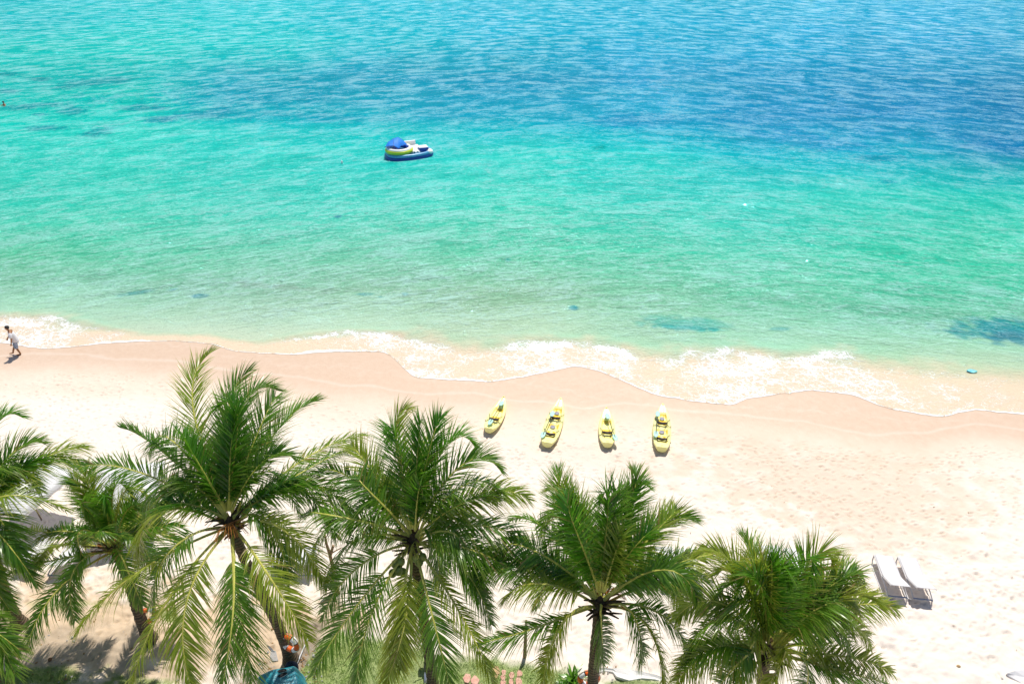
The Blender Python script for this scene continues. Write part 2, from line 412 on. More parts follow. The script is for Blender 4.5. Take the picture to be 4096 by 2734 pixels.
jx = np.clip(jx, gx[0], gx[-1]); jy = np.clip(jy, gy[0], gy[-1])
ix = np.clip(np.searchsorted(gx, jx)-1, 0, len(gx)-2); iy = np.clip(np.searchsorted(gy, jy)-1, 0, len(gy)-2)
fx = ((jx-gx[ix])/(gx[ix+1]-gx[ix]))[..., None]; fy = ((jy-gy[iy])/(gy[iy+1]-gy[iy]))[..., None]
fx = fx*fx*(3-2*fx)
wc = (tb[iy, ix]*(1-fx)+tb[iy, ix+1]*fx)*(1-fy) + (tb[iy+1, ix]*(1-fx)+tb[iy+1, ix+1]*fx)*fy
wn = fbm(XW*.5, YW*.35, 141, 4); wn2 = fbm(XW*.16, YW*.10, 143, 4); wn3 = fbm(XW*1.6, CV*2.2, 145, 3)
def wblob(cx, cy, rx, ry, colr, amt, ang=0, ns=None, amp=.8):
    global wc
    u = wpx-cx; v = wpy-cy; ca, sa = math.cos(ang), math.sin(ang); n_ = (wn if ns is None else ns) + .8*(wn3-.5)
    q_ = np.sqrt(((u*ca+v*sa)/rx)**2+((v*ca-u*sa)/ry)**2) + amp*(n_-.5)*2
    k = (sstep(1.35, .55, q_)*amt*np.clip(.45+1.1*wn3, 0, 1))[..., None]; wc = wc*(1-k) + np.array(lin(colr))*k
wblob(2740, 1302, 180, 26, (70,175,150), .8, .03); wblob(2760, 1318, 130, 10, (20,165,150), .7, .04)
wblob(3960, 1318, 200, 42, (0,150,145), 1.0, .03); wblob(4010, 1345, 110, 26, (0,125,135), .8, .1)
wblob(1150, 1150, 190, 18, (140,175,150), .6, .05); wblob(540, 1168, 60, 7, (60,150,140), .8, -.15); wblob(690, 1155, 30, 5, (60,150,140), .8, -.1)
wblob(795, 1178, 30, 8, (20,130,130), .95); wblob(1460, 1176, 36, 5, (70,160,145), .8); wblob(1523, 1187, 12, 4, (70,160,145), .8); wblob(1620, 1175, 12, 6, (50,150,140), .8)
wblob(2295, 1234, 14, 8, (0,140,140), .9); wblob(2035, 1040, 18, 7, (40,170,150), .8); wblob(3120, 1318, 40, 7, (60,160,145), .7)
wblob(1355, 868, 14, 5, (20,120,140), .9)
for cx, cy, rx, ry, an in ((190,515,80,11,0),(390,525,70,18,-.2),(370,333,170,18,-.1),(160,318,50,7,0),(20,370,50,9,0),(150,420,160,10,-.08),
        (280,440,60,16,-.1),(160,455,40,5,0),(20,300,60,8,0),(560,430,90,14,0),(640,480,60,12,0)):
    wblob(cx, cy, rx, ry, (0,118,140), .7, an)
wblob(820, 460, 130, 18, (0,122,152), .7, -.1); wblob(1250, 340, 560, 60, (0,130,165), .5, -.08, wn2, 1.4); wblob(1300, 470, 260, 26, (0,125,160), .55, .02, wn2, 1)
wblob(2400, 592, 40, 8, (0,150,140), .8); wblob(3540, 632, 90, 14, (0,130,160), .7); wblob(3560,728,30,6,(30,150,170),.7)
wblob(2620, 478, 190, 34, (0,118,172), .6, 0, wn2, 1); wblob(3220, 560, 230, 26, (0,122,176), .6, .12, wn2, 1); wblob(4020, 575, 180, 46, (0,108,165), .7, .25, wn2, 1)
wblob(3650, 440, 520, 90, (0,122,178), .5, .1, wn2, 1.5)
# thin water of the wash shows the sand under it
k = sstep(1.25, .50, qf + .5*(fbm(XW*.9, YW*1.1, 151, 3)-.5))[..., None]
wc = wc*np.array((1, .97, 1.06)); wc = wc*(1-sstep(600,250,wpy)[...,None]*np.array((0,-.05,.11))); wc = wc*(1-k) + np.array((.72, .56, .41))*k
q = NT('sea_water'); at = q.n('ShaderNodeAttribute', attribute_name='wcol').outputs['Color']
fm = q.n('ShaderNodeAttribute', attribute_name='foam').outputs['Fac']; dp = q.n('ShaderNodeAttribute', attribute_name='off').outputs['Fac']
tc = q.n('ShaderNodeTexCoord').outputs['Object']
cv = q.n('ShaderNodeAttribute', attribute_name='crest').outputs['Fac']; sx_ = q.n('ShaderNodeSeparateXYZ'); q.l(tc, sx_.inputs[0]); cx_ = q.n('ShaderNodeCombineXYZ'); q.l(sx_.outputs[0], cx_.inputs[0]); q.l(cv, cx_.inputs[1]); cw = cx_.outputs[0]
v1 = q.mapping(cw, (.22, .62, 1), R(3)); v2 = q.mapping(cw, (.62, 1.9, 1), R(-5)); v3 = q.mapping(cw, (1.9, 4.6, 1), R(5)); v4 = q.mapping(cw, (5.5, 10, 1), R(-4)); v0 = q.mapping(cw, (.07, .19, 1), R(2))
n0 = q.noise(1, 3, .5, v0, .6); n1 = q.noise(1, 4, .55, v1, .8); n2 = q.noise(1, 5, .6, v2, 1.2); n3 = q.noise(1, 4, .65, v3, .9); n4 = q.noise(1, 3, .6, v4, .3)
# wave faces: sky reflection painted as paler colour on the backs, deeper colour in fronts
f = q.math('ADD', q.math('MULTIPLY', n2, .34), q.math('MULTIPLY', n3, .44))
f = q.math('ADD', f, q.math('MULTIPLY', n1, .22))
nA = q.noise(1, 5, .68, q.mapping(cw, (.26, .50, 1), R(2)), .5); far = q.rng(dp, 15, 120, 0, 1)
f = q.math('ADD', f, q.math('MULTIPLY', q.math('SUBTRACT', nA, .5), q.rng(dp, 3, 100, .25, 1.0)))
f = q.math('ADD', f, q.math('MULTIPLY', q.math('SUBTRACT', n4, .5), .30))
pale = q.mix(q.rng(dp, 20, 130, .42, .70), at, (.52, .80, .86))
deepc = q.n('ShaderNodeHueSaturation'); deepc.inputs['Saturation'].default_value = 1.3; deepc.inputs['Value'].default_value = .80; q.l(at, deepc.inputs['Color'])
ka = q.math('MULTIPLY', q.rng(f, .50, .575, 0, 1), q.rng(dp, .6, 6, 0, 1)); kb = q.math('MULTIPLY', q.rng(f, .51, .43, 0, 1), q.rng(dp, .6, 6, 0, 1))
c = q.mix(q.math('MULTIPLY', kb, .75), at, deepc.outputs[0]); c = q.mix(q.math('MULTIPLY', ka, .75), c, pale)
# foam lace
vd = q.n('ShaderNodeVectorMath', operation='ADD'); nn = q.n('ShaderNodeTexNoise'); nn.inputs['Scale'].default_value = 1.6; nn.inputs['Detail'].default_value = 4
q.l(tc, nn.inputs['Vector']); sc_ = q.n('ShaderNodeVectorMath', operation='SCALE'); q.l(nn.outputs['Color'], sc_.inputs[0]); sc_.inputs['Scale'].default_value = .85
q.l(tc, vd.inputs[0]); q.l(sc_.outputs[0], vd.inputs[1])
def vor(scale, sx=1., sy=1., rot=0):
    v = q.n('ShaderNodeTexVoronoi'); v.feature = 'DISTANCE_TO_EDGE'; v.inputs['Scale'].default_value = scale
    q.l(q.mapping(vd.outputs[0], (sx, sy, 1), rot), v.inputs['Vector']); return v.outputs['Distance']
e1 = vor(1.7, 1., 1.7, R(20)); e2 = vor(4.4, 1, 1.5, R(-15)); fz = q.noise(9, 5, .7, tc); fz2 = q.noise(28, 3, .7, tc)
lv = q.math('SUBTRACT', 1.0, q.math('MULTIPLY', e1, 3.6)); lv2 = q.math('SUBTRACT', 1.0, q.math('MULTIPLY', e2, 3.0))
lv = q.math('MAXIMUM', lv, q.math('MULTIPLY', lv2, .88))
lv = q.math('ADD', q.math('MULTIPLY', lv, .62), q.math('MULTIPLY', fz, .52))
lv = q.math('ADD', lv, q.math('MULTIPLY', q.math('SUBTRACT', fz2, .5), .45))
fo = q.math('SUBTRACT', q.math('ADD', lv, q.math('MULTIPLY', fm, 1.05)), 1.26)
fo = q.math('MULTIPLY', fo, 4.5, True)
fo = q.math('MULTIPLY', fo, q.rng(fm, .05, .2, 0, 1))
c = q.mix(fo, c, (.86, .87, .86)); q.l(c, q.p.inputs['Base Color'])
q.l(q.rng(fo, 0, 1, .06, .7), q.p.inputs['Roughness']); q.p.inputs['IOR'].default_value = 1.33; q.p.inputs['Specular IOR Level'].default_value = .34
h = q.math('ADD', q.math('MULTIPLY', n1, .9), q.math('MULTIPLY', n0, 1.2))
amp = q.rng(dp, .4, 7, .12, 1)
b0 = q.bump(q.math('MULTIPLY', h, amp), .40, 1.0)
b1 = q.bump(q.math('MULTIPLY', n2, amp), .34, 1.0, b0); b2 = q.bump(q.math('MULTIPLY', n3, amp), .17, 1.0, b1); b3 = q.bump(n4, .05, 1.0, b2); n5 = q.noise(1, 2, .5, q.mapping(cw, (7, 9, 1), R(20))); bg = q.bump(q.math('MULTIPLY', n5, q.rng(dp, .5, 4, .2, 1)), .25, 1.0, b3)
b4 = q.bump(fo, .02, .7, b3)
df = q.n('ShaderNodeBsdfDiffuse'); q.l(c, df.inputs[0]); q.l(b4, df.inputs['Normal'])
gl = q.n('ShaderNodeBsdfGlossy'); gl.inputs['Color'].default_value = (.36, .84, .92, 1); q.l(q.rng(fo, 0, 1, .05, .6), gl.inputs['Roughness']); q.l(bg, gl.inputs['Normal'])
fr = q.n('ShaderNodeFresnel'); fr.inputs['IOR'].default_value = 1.33; q.l(b4, fr.inputs['Normal'])
ms = q.n('ShaderNodeMixShader'); q.l(q.math('MULTIPLY', q.math('MULTIPLY', fr.outputs[0], .62), q.rng(fo, 0, 1, 1, .2)), ms.inputs[0])
q.l(df.outputs[0], ms.inputs[1]); q.l(gl.outputs[0], ms.inputs[2]); q.l(ms.outputs[0], q.out.inputs[0])
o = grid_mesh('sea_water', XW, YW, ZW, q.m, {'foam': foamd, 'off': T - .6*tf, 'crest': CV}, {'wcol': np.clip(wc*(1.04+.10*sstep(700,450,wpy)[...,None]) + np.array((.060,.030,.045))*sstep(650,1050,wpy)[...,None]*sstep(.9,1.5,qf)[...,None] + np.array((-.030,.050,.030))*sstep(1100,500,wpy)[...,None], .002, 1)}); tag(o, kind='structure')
# =====OBJECTS=====
# ------------------------------------------------------------------ palms
def leaf_mat(name, c_a, c_b, tip, trans, tr_c):
    q = NT(name); oi = q.n('ShaderNodeObjectInfo').outputs['Random']; a = q.n('ShaderNodeAttribute', attribute_name='lf')
    s_ = q.n('ShaderNodeSeparateColor'); q.l(a.outputs['Color'], s_.inputs[0]); u, r_, b_ = s_.outputs
    c = q.mix(q.math('ADD', q.math('MULTIPLY', oi, .6), q.math('MULTIPLY', r_, .4)), c_a, c_b)
    c = q.mix(q.math('MULTIPLY', q.rng(u, .45, 1.0), q.rng(r_, 0, 1, .15, 1)), c, tip)
    c = q.mix(q.rng(r_, .955, .96), c, (.30, .20, .08))
    q.l(c, q.p.inputs['Base Color']); q.p.inputs['Roughness'].default_value = .30; q.p.inputs['Specular IOR Level'].default_value = .6
    tr = q.n('ShaderNodeBsdfTranslucent'); q.l(q.mix(.5, q.mix(1, c, tr_c, 'MULTIPLY'), tr_c), tr.inputs[0])
    ms = q.n('ShaderNodeMixShader'); ms.inputs[0].default_value = trans
    q.l(q.p.outputs[0], ms.inputs[1]); q.l(tr.outputs[0], ms.inputs[2]); q.l(ms.outputs[0], q.out.inputs[0]); return q.m
M_leaf = leaf_mat('palm_leaf', (.020, .095, .010), (.17, .31, .03), (.42, .42, .10), .40, (.32, .66, .05))
M_young = leaf_mat('palm_leaf_young', (.018, .10, .010), (.10, .28, .02), (.38, .42, .08), .50, (.30, .70, .04))
M_old = leaf_mat('palm_leaf_old', (.13, .24, .025), (.34, .38, .045), (.62, .52, .17), .46, (.60, .74, .07))
M_rib = simple('palm_rib', (.62, .60, .12), .5, .3, 6)
M_ribd = simple('palm_heart', (.13, .085, .035), .85, .5, 14, bump=.03, col2=(.05, .035, .02))
def trunk_mat():
    q = NT('palm_trunk'); tc = q.n('ShaderNodeTexCoord').outputs['Object']
    wv = q.n('ShaderNodeTexWave'); wv.wave_type = 'BANDS'; wv.bands_direction = 'Z'; wv.inputs['Scale'].default_value = 2.6
    wv.inputs['Distortion'].default_value = 5; wv.inputs['Detail'].default_value = 3; wv.inputs['Detail Scale'].default_value = 1.2; q.l(tc, wv.inputs[0])
    n_ = q.noise(22, 4, .7, tc); n2_ = q.noise(7, 4, .6, tc)
    c = q.mix(wv.outputs['Fac'], (.085, .055, .035), (.17, .12, .075))
    c = q.mix(q.rng(n2_, .52, .60), c, (.07, .075, .045)); c = q.mix(q.rng(n_, .62, .70), c, (.40, .37, .30))
    q.l(c, q.p.inputs['Base Color']); q.p.inputs['Roughness'].default_value = .9
    q.l(q.bump(wv.outputs['Fac'], .03, 1, q.bump(n_, .02)), q.p.inputs['Normal']); return q.m
M_trunk = trunk_mat()
M_nut = simple('coconut_green', (.16, .26, .05), .45, .3, 8, col2=(.22, .24, .06))
M_ora = simple('palm_orange_sheath', (.55, .22, .04), .7, .4, 10)

def frond_mesh(origin, tip, L, rng, lmax=1.0, style=0, nl=100, droop=1.0, hump=False):
    """one pinnate frond from origin to tip (local coordinates) with arc length about L"""
    P0 = np.zeros(3); P2 = np.array(tip) - np.array(origin); ch = np.linalg.norm(P2)
    hz = P2.copy(); hz[2] = 0; hl = np.linalg.norm(hz) + 1e-6; hd = hz/hl
    def pts(lift, N=41):
        t = np.linspace(0, 1, N)[:, None]
        P1 = P2*.42 + np.array((0, 0, lift)) + hd*.04*lift
        P1b = P2*.78 + np.array((0, 0, lift*.92)) + hd*.10*lift
        return (1-t)**3*P0 + 3*(1-t)**2*t*P1 + 3*(1-t)*t*t*P1b + t**3*P2
    lo, hi = .08*ch, 3.6
    for _ in range(18):
        mid = (lo+hi)/2; p = pts(mid); ln = np.linalg.norm(np.diff(p, axis=0), axis=1).sum()
        if ln < L: lo = mid
        else: hi = mid
    p = pts(min(lo, 2.7 if hump else 1.9), 41)
    sb = rng.normal(0, .26); t_ = np.linspace(0, 1, 41)[:, None]
    sidev = np.cross(hd, (0, 0, 1)); p = p + sidev*sb*np.sin(t_*math.pi)*L*.25
    seg = np.linalg.norm(np.diff(p, axis=0), axis=1); s_ = np.concatenate([[0], np.cumsum(seg)]); s_ /= s_[-1]; Ltot = seg.sum()
    def at(u): return np.array([np.interp(u, s_, p[:, k]) for k in range(3)])
    mb = MB(); mb.cur = 1
    path = [at(u) for u in np.linspace(0, .985, 15)]
    mb.tube(path, [.045*(1-u)**1.1 + .006 for u in np.linspace(0, 1, 15)], n=5, flat=.7)
    V = []; Fc = []; A = []; b0 = len(mb.v); rr0 = len(mb.v)
    wind = np.array((.16, .05, 0))
    roll = rng.normal(0, .42)
    clump = rng.rand(40); u0 = .09 if style == 1 else (.24 if P2[2] < -1.2 else .18)
    for side in (1, -1):
        miss = rng.rand(nl) < .03
        for i in range(nl):
            if miss[i]: continue
            u = u0 + (1-u0)*((i+.5)/nl)**.96 + rng.normal(0, .0015); u = min(u, .995)
            P = at(u); Tn = at(min(u+.012, 1)) - at(u-.012); Tn /= np.linalg.norm(Tn)
            up = np.array((0, 0, 1.)) - Tn*Tn[2]
            if np.linalg.norm(up) < .15: up = -hd*np.sign(Tn[2]) + .001
            up = up - Tn*np.dot(up, Tn); up /= np.linalg.norm(up); S = np.cross(Tn, up)*side
            cr, sr = math.cos(roll), math.sin(roll); up2 = up*cr + S*side*sr; S2 = np.cross(Tn, up2)*side
            x = max(0, (u-u0)/(1-u0))
            ln = lmax*(.50+.50*math.sin(min(x*2.6, 1)*math.pi/2))*(1-.62*max(0, (x-.45)/.55)**1.6)*(1+rng.normal(0, .06))
            fwd = R((42 if style == 1 else 30)+36*x**1.3) + rng.normal(0, .055) + .24*(clump[int(x*39)]-.5)
            lift = (.34 if style == 1 else .14) + rng.normal(0, .17)
            d = S2*math.cos(fwd) + Tn*math.sin(fwd) + up2*lift; d /= np.linalg.norm(d)
            g = droop*(.62 if style == 1 else 1.3)*(1+rng.normal(0, .18))*(.6+.5*ln)
            NS = 5; q_ = P.copy(); wdt = .0195*(1 if ln > .5 else .8); rr = rng.rand()
            base = b0 + len(V)
            W = Tn - d*np.dot(Tn, d); nW = np.linalg.norm(W)
            W = W/nW if nW > .1 else up2
            tw = rng.normal(0, .30); W = W*math.cos(tw) + np.cross(d, W)*math.sin(tw)
            for k in range(NS):
                tt_ = k/(NS-1); ww = wdt*(.55+1.1*tt_ if tt_ < .25 else .9*(1-((tt_-.25)/.75))**.9+.02)
                W = W - d*np.dot(W, d); W /= np.linalg.norm(W)
                V.append(q_ + W*ww); V.append(q_ - W*ww); A += [(tt_, rr, 0)]*2
                d = d + (np.array((0, 0, -1.)) + wind)*g*(.24+.30*tt_)*(1/(NS-1))*2.0; d /= np.linalg.norm(d)
                q_ = q_ + d*ln/(NS-1)
            for k in range(NS-1):
                a = base+2*k; Fc.append((a, a+1, a+3, a+2))
    mb.v += [tuple(v) for v in V]
    mb.f += Fc; mb.m += [0]*len(Fc)
    return mb, rr0, A
def make_frond(origin, tip, L, seed, mat, parent, rel, **kw):
    rng = np.random.RandomState(seed); mb, n0, A = frond_mesh(origin, tip, L, rng, **kw)
    o = mb.build('frond', [mat, M_rib], parent)
    at = o.data.attributes.new('lf', 'FLOAT_COLOR', 'POINT')
    buf = np.zeros((len(mb.v), 4), np.float32); buf[n0:, :3] = A; at.data.foreach_set('color', buf.ravel())
    o.location = rel; return o

def palm(name, base, crown_px, h, fronds, label, r0=.19, r1=.13, seed=1, extra=7, L=3.9, lmax=1.0, nuts=(), group='coconut palms along the top of the beach'):
    B = Vector(base) if len(base) == 3 else G(*base, 0.); Cw = G(crown_px[0], crown_px[1], h)
    root = empty(name, B, 0, label, 'palm tree', group); C = Cw - B; rg = np.random.RandomState(seed)
    # trunk: gentle S, swollen foot
    mb = MB(); path = []; rad = []; N = 46
    for i in range(N):
        t = i/(N-1); t2 = t - .12*math.sin(2*math.pi*t)
        path.append(Vector((C.x*t2, C.y*t2, C.z*t - .25*(1-t)*(t < .01)))); ring = .008*((i % 2)*2-1)
        rad.append((r0*(1-t)+r1*t) + .13*math.exp(-t*C.z/.28) + ring + .004*rg.randn())
    mb.tube(path, rad, n=14); mb.build('trunk', M_trunk, root)
    # heart of the crown: fibre, old leaf bases, flower stalks
    hb = MB(); hb.cur = 0
    prof = [(-.75, r1*.95), (-.5, .15), (-.3, .17), (-.1, .14), (.02, .10), (.10, .06), (.16, .03)]
    hb.tube([C + Vector((0, 0, z)) for z, _ in prof], [r for _, r in prof], n=12)
    for k in range(26):
        a = rg.rand()*6.28; z = -.5+.6*rg.rand(); l = .25+.35*rg.rand(); d = Vector((math.cos(a), math.sin(a), .5+.7*rg.rand()))
        p0 = C + Vector((math.cos(a)*.15, math.sin(a)*.15, z)); hb.tube([p0, p0+d*l*.5, p0+d*l+Vector((0, 0, -.05))], [.055, .04, .022], n=5, flat=.5)
    hb.cur = 1
    for k in range(7):
        a = rg.rand()*6.28; p0 = C + Vector((math.cos(a)*.2, math.sin(a)*.2, .1-.2*rg.rand()))
        for j in range(6):
            b = a+rg.normal(0, .5); hb.tube([p0, p0+Vector((math.cos(b)*.25, math.sin(b)*.25, .12)), p0+Vector((math.cos(b)*.5, math.sin(b)*.5, -.1+.1*rg.rand()))], [.012, .010, .006], n=4)
    crown = hb.build('crown', [M_ribd, M_ora if seed % 2 else M_rib], root)
    for j, (dx, dy, dz) in enumerate(nuts):
        nb = MB(); nb.ell(C+Vector((dx, dy, dz)), (.12, .115, .145), 12, 9); nb.build('coconut', M_nut, crown)
    fronds = list(fronds)
    for k in range(extra):                      # shorter leaves that fill the crown
        a = R(-18)+(k+rg.rand())*R(216)/extra; r_ = rg.uniform(1.5, 2.5); z = rg.uniform(-1.3, 2.0); tp = Cw + Vector((r_*math.cos(a), r_*math.sin(a), z))
        px, py = PX(*tp); fronds.append((px, py, z, int(rg.choice([0, 0, 1, 2])), rg.uniform(2.3, 3.2)))
    for j, f in enumerate(fronds):
        x, y, dz = f[:3]; kind = f[3] if len(f) > 3 else 0; LL = f[4] if len(f) > 4 else L
        T = G(x, y, h+dz) - Cw
        hz = Vector((T.x, T.y, 0)); hn = hz.normalized() if hz.length > .01 else Vector((0, -1, 0))
        zst = .28 if dz > 1.2 else (.05 if dz > -.5 else -.22)
        st = hn*.10 + Vector((0, 0, zst)); ln_ = (T-st).length
        mat = {0: M_leaf, 1: M_young, 2: M_old, 3: M_leaf}[kind]
        make_frond(tuple(st), tuple(T), max(LL, ln_*1.03), seed*100+j, mat, crown, C+st, style=1 if dz > 1.3 or kind == 1 else 0, lmax=lmax*(.88+.20*rg.rand())*min(1, (max(LL, ln_)/3.2)), droop=1.25 if kind == 3 else 1.0, hump=kind == 3)
    return root

FA = [(850,1405,2.9,2,4.3),(870,1640,2.6,1,3.6),(1107,1602,2.1),(1107,1560,2.5,0),(1273,1600,1.7),(1470,1740,.7,2),(1400,1800,.4),(1190,2050,-.9,3,4.3),
      (1400,2060,-.5),(1310,2350,-1.7,2),(1232,2560,-2.1,2),(890,2745,-2.3,0),(760,2735,-2.4,2),(310,2520,-1.7,2,4.6),(520,2765,-2.8,2,4.8),
      (310,1870,1.1),(620,2420,-2.1),(1345,2150,-.9),(560,2240,-1.2,2),(1010,2720,-2.7),(480,1710,1.7),(600,2080,-.9,3,4.3),(610,1800,1.2),(1000,1480,2.7),(960,1660,2.6,1,3.0),(1160,2320,-1.7),(740,1760,2.0,1,3.0)]
palm('palm_tree', (1165,2640), (920,2080), 7.0, FA, 'tallest coconut palm, trunk with a red and white strip rising beside the teal cloth', seed=1, extra=7, L=4.1, lmax=1.12)
FB = [(1640,1635,2.6,2),(1685,1690,3.1,1,3.4),(1900,1790,2.1,1),(2000,1880,1.5),(2117,1999,.7,2),(1860,2130,-.7,3,4.0),(1690,1990,1.5,1,2.0),(1215,2060,.3),
      (1255,2215,-.9,3,4.0),(1335,2330,-1.5),(1250,2700,-2.4),(1425,2745,-2.6),(1605,2670,-2.3,2,3.3),(1800,2745,-2.6),(1965,2500,-1.9),(1975,2735,-2.6,2),
      (1925,2390,-1.3),(2130,2200,-.4),(1400,1800,1.5,2),(1290,2480,-2.0),(1540,2745,-2.7,2),(1250,1900,1.0),(2060,2300,-1.2),(1770,1680,2.7,1),(1480,1930,1.2),(1560,1760,2.2,1),(1760,2330,-1.6),(2010,1990,.9)]
NB = [(-.30,-.48,-.42),(-.46,-.50,-.5),(-.36,-.65,-.62),(-.54,-.62,-.74),(-.26,-.58,-.74),(-.40,-.42,-.66),(.12,-.42,-.35),(.30,-.36,-.38),(.2,-.44,-.5)]
palm('palm_tree', (1740,2800), (1650,2150), 6.4, FB, 'coconut palm with a cluster of green coconuts, bicycle leaning behind its trunk', seed=2, extra=6, L=3.8, lmax=1.05, nuts=NB)
FC = [(2235,1870,2.3),(2190,1960,2.0,2),(2530,1880,2.8,0),(2590,1945,2.5,1),(2710,2045,1.6,2),(2890,2210,.1,3,4.0),(2800,2450,-.8),(2650,2745,-2.5,2),(2560,2650,-2.3),
      (2470,2200,1.7,2,2.8),(2405,2010,2.9,1),(2300,2010,2.3,1),(1965,2200,-.1,3,3.9),(1925,2225,-.1,1),(2150,2430,-1.4),(1905,2575,-1.5),(2170,2750,-2.4,2),(2410,2650,-2.3),
      (2720,2440,-.8),(2745,2610,-1.9),(2785,2080,1.4),(2050,2080,1.0),(2020,2400,-.9,2),(2850,2330,-.3),(2905,2215,.6,2),(1880,2330,-.2),(2600,2160,1.6,1,3.0),(2160,2120,1.3),(2500,2030,2.6)]
palm('palm_tree', (2355,2890), (2400,2400), 6.0, FC, 'coconut palm with an upright trunk in front of an orange and white life ring', seed=3, extra=4, L=3.5, lmax=.98)
FD = [(3330,2265,2.1,2),(3075,2260,2.7,1),(3010,2300,2.3,2),(3440,2315,1.6),(3455,2355,1.3,2),(3590,2435,.7,2),(3570,2690,-1.1,2),(3385,2650,-.9,3,3.7),(3545,2730,-1.6),
      (2790,2225,1.6,2),(2860,2410,.9),(2735,2640,-.7,3,3.7),(2950,2735,-1.0,2),(3060,2760,-.8,2,2.6),(3300,2450,.6,3,3.3),(2870,2490,.4),(3240,2325,2.5,1),(3500,2800,-2.1),
      (2850,2790,-1.7),(3200,2820,-2.1),(2700,2735,-1.4,2),(3150,2330,2.6,1),(2960,2350,2.0,1),(2700,2480,.2,2),(3420,2450,.9,2),(3480,2580,-.4,2),(3330,2760,-1.8,2),(2950,2310,2.1,2),(3370,2500,.9)]
palm('palm_tree', (3058,2990), (3075,2590), 5.8, FD, 'rightmost coconut palm, full green crown left of the two empty loungers', seed=4, extra=5, L=3.3, lmax=.95)
FE = [(372,1925,1.9,2),(300,1955,1.7),(525,1990,1.7),(600,2010,1.3,2),(335,2230,.2,1,2.6),(5,2125,.1,2,3.4),(150,2275,-.6,2),(640,2110,.5),(110,2600,-1.7,0,3.6),
      (10,2305,-.7),(620,2290,-.8),(300,2480,-1.5),(570,2420,-1.4),(440,2060,1.8,1),(380,2090,1.5),(540,2160,1.0)]
palm('palm_tree', (600,2560), (455,2180), 4.3, FE, 'smallest coconut palm, ragged fronds and dark bent trunk left of the tallest palm', seed=5, extra=7, L=3.0, lmax=.85)
FF = [(89,1668,2.2,1),(345,1790,1.1,2),(345,1875,.7),(262,2040,-.2,2),(86,2250,-1.0),(-20,1600,2.4),(-300,1700,1.8),(-500,1950,.6),(-420,2300,-1.2),(-200,2480,-1.8),
      (-60,1800,1.6),(160,1960,.5),(150,2340,-1.3),(40,2440,-2.0),(-10,2330,-1.5,2),(-500,2150,-.2),(-30,2420,-1.8)]
palm('palm_tree', (82,2500), (-95,2080), 5.2, FF, 'coconut palm at the left edge of the picture, trunk leaning out of the frame', seed=6, extra=4, L=3.8, lmax=1.1)
FG = [(80,2600,-.9,0),(60,2700,-1.3,0),(20,2470,-.3),(-60,2800,-1.5),(-200,2200,1.8),(-480,2200,1.6),(-700,2500,-.2),(-600,2750,-1),(-350,2850,-1.5),(-100,2300,1.2)]
palm('palm_tree', (-330,2990), (-340,2460), 4.4, FG, 'coconut palm outside the lower left corner, only its frond tips reaching into the picture', seed=8, L=3.4, lmax=1.0)
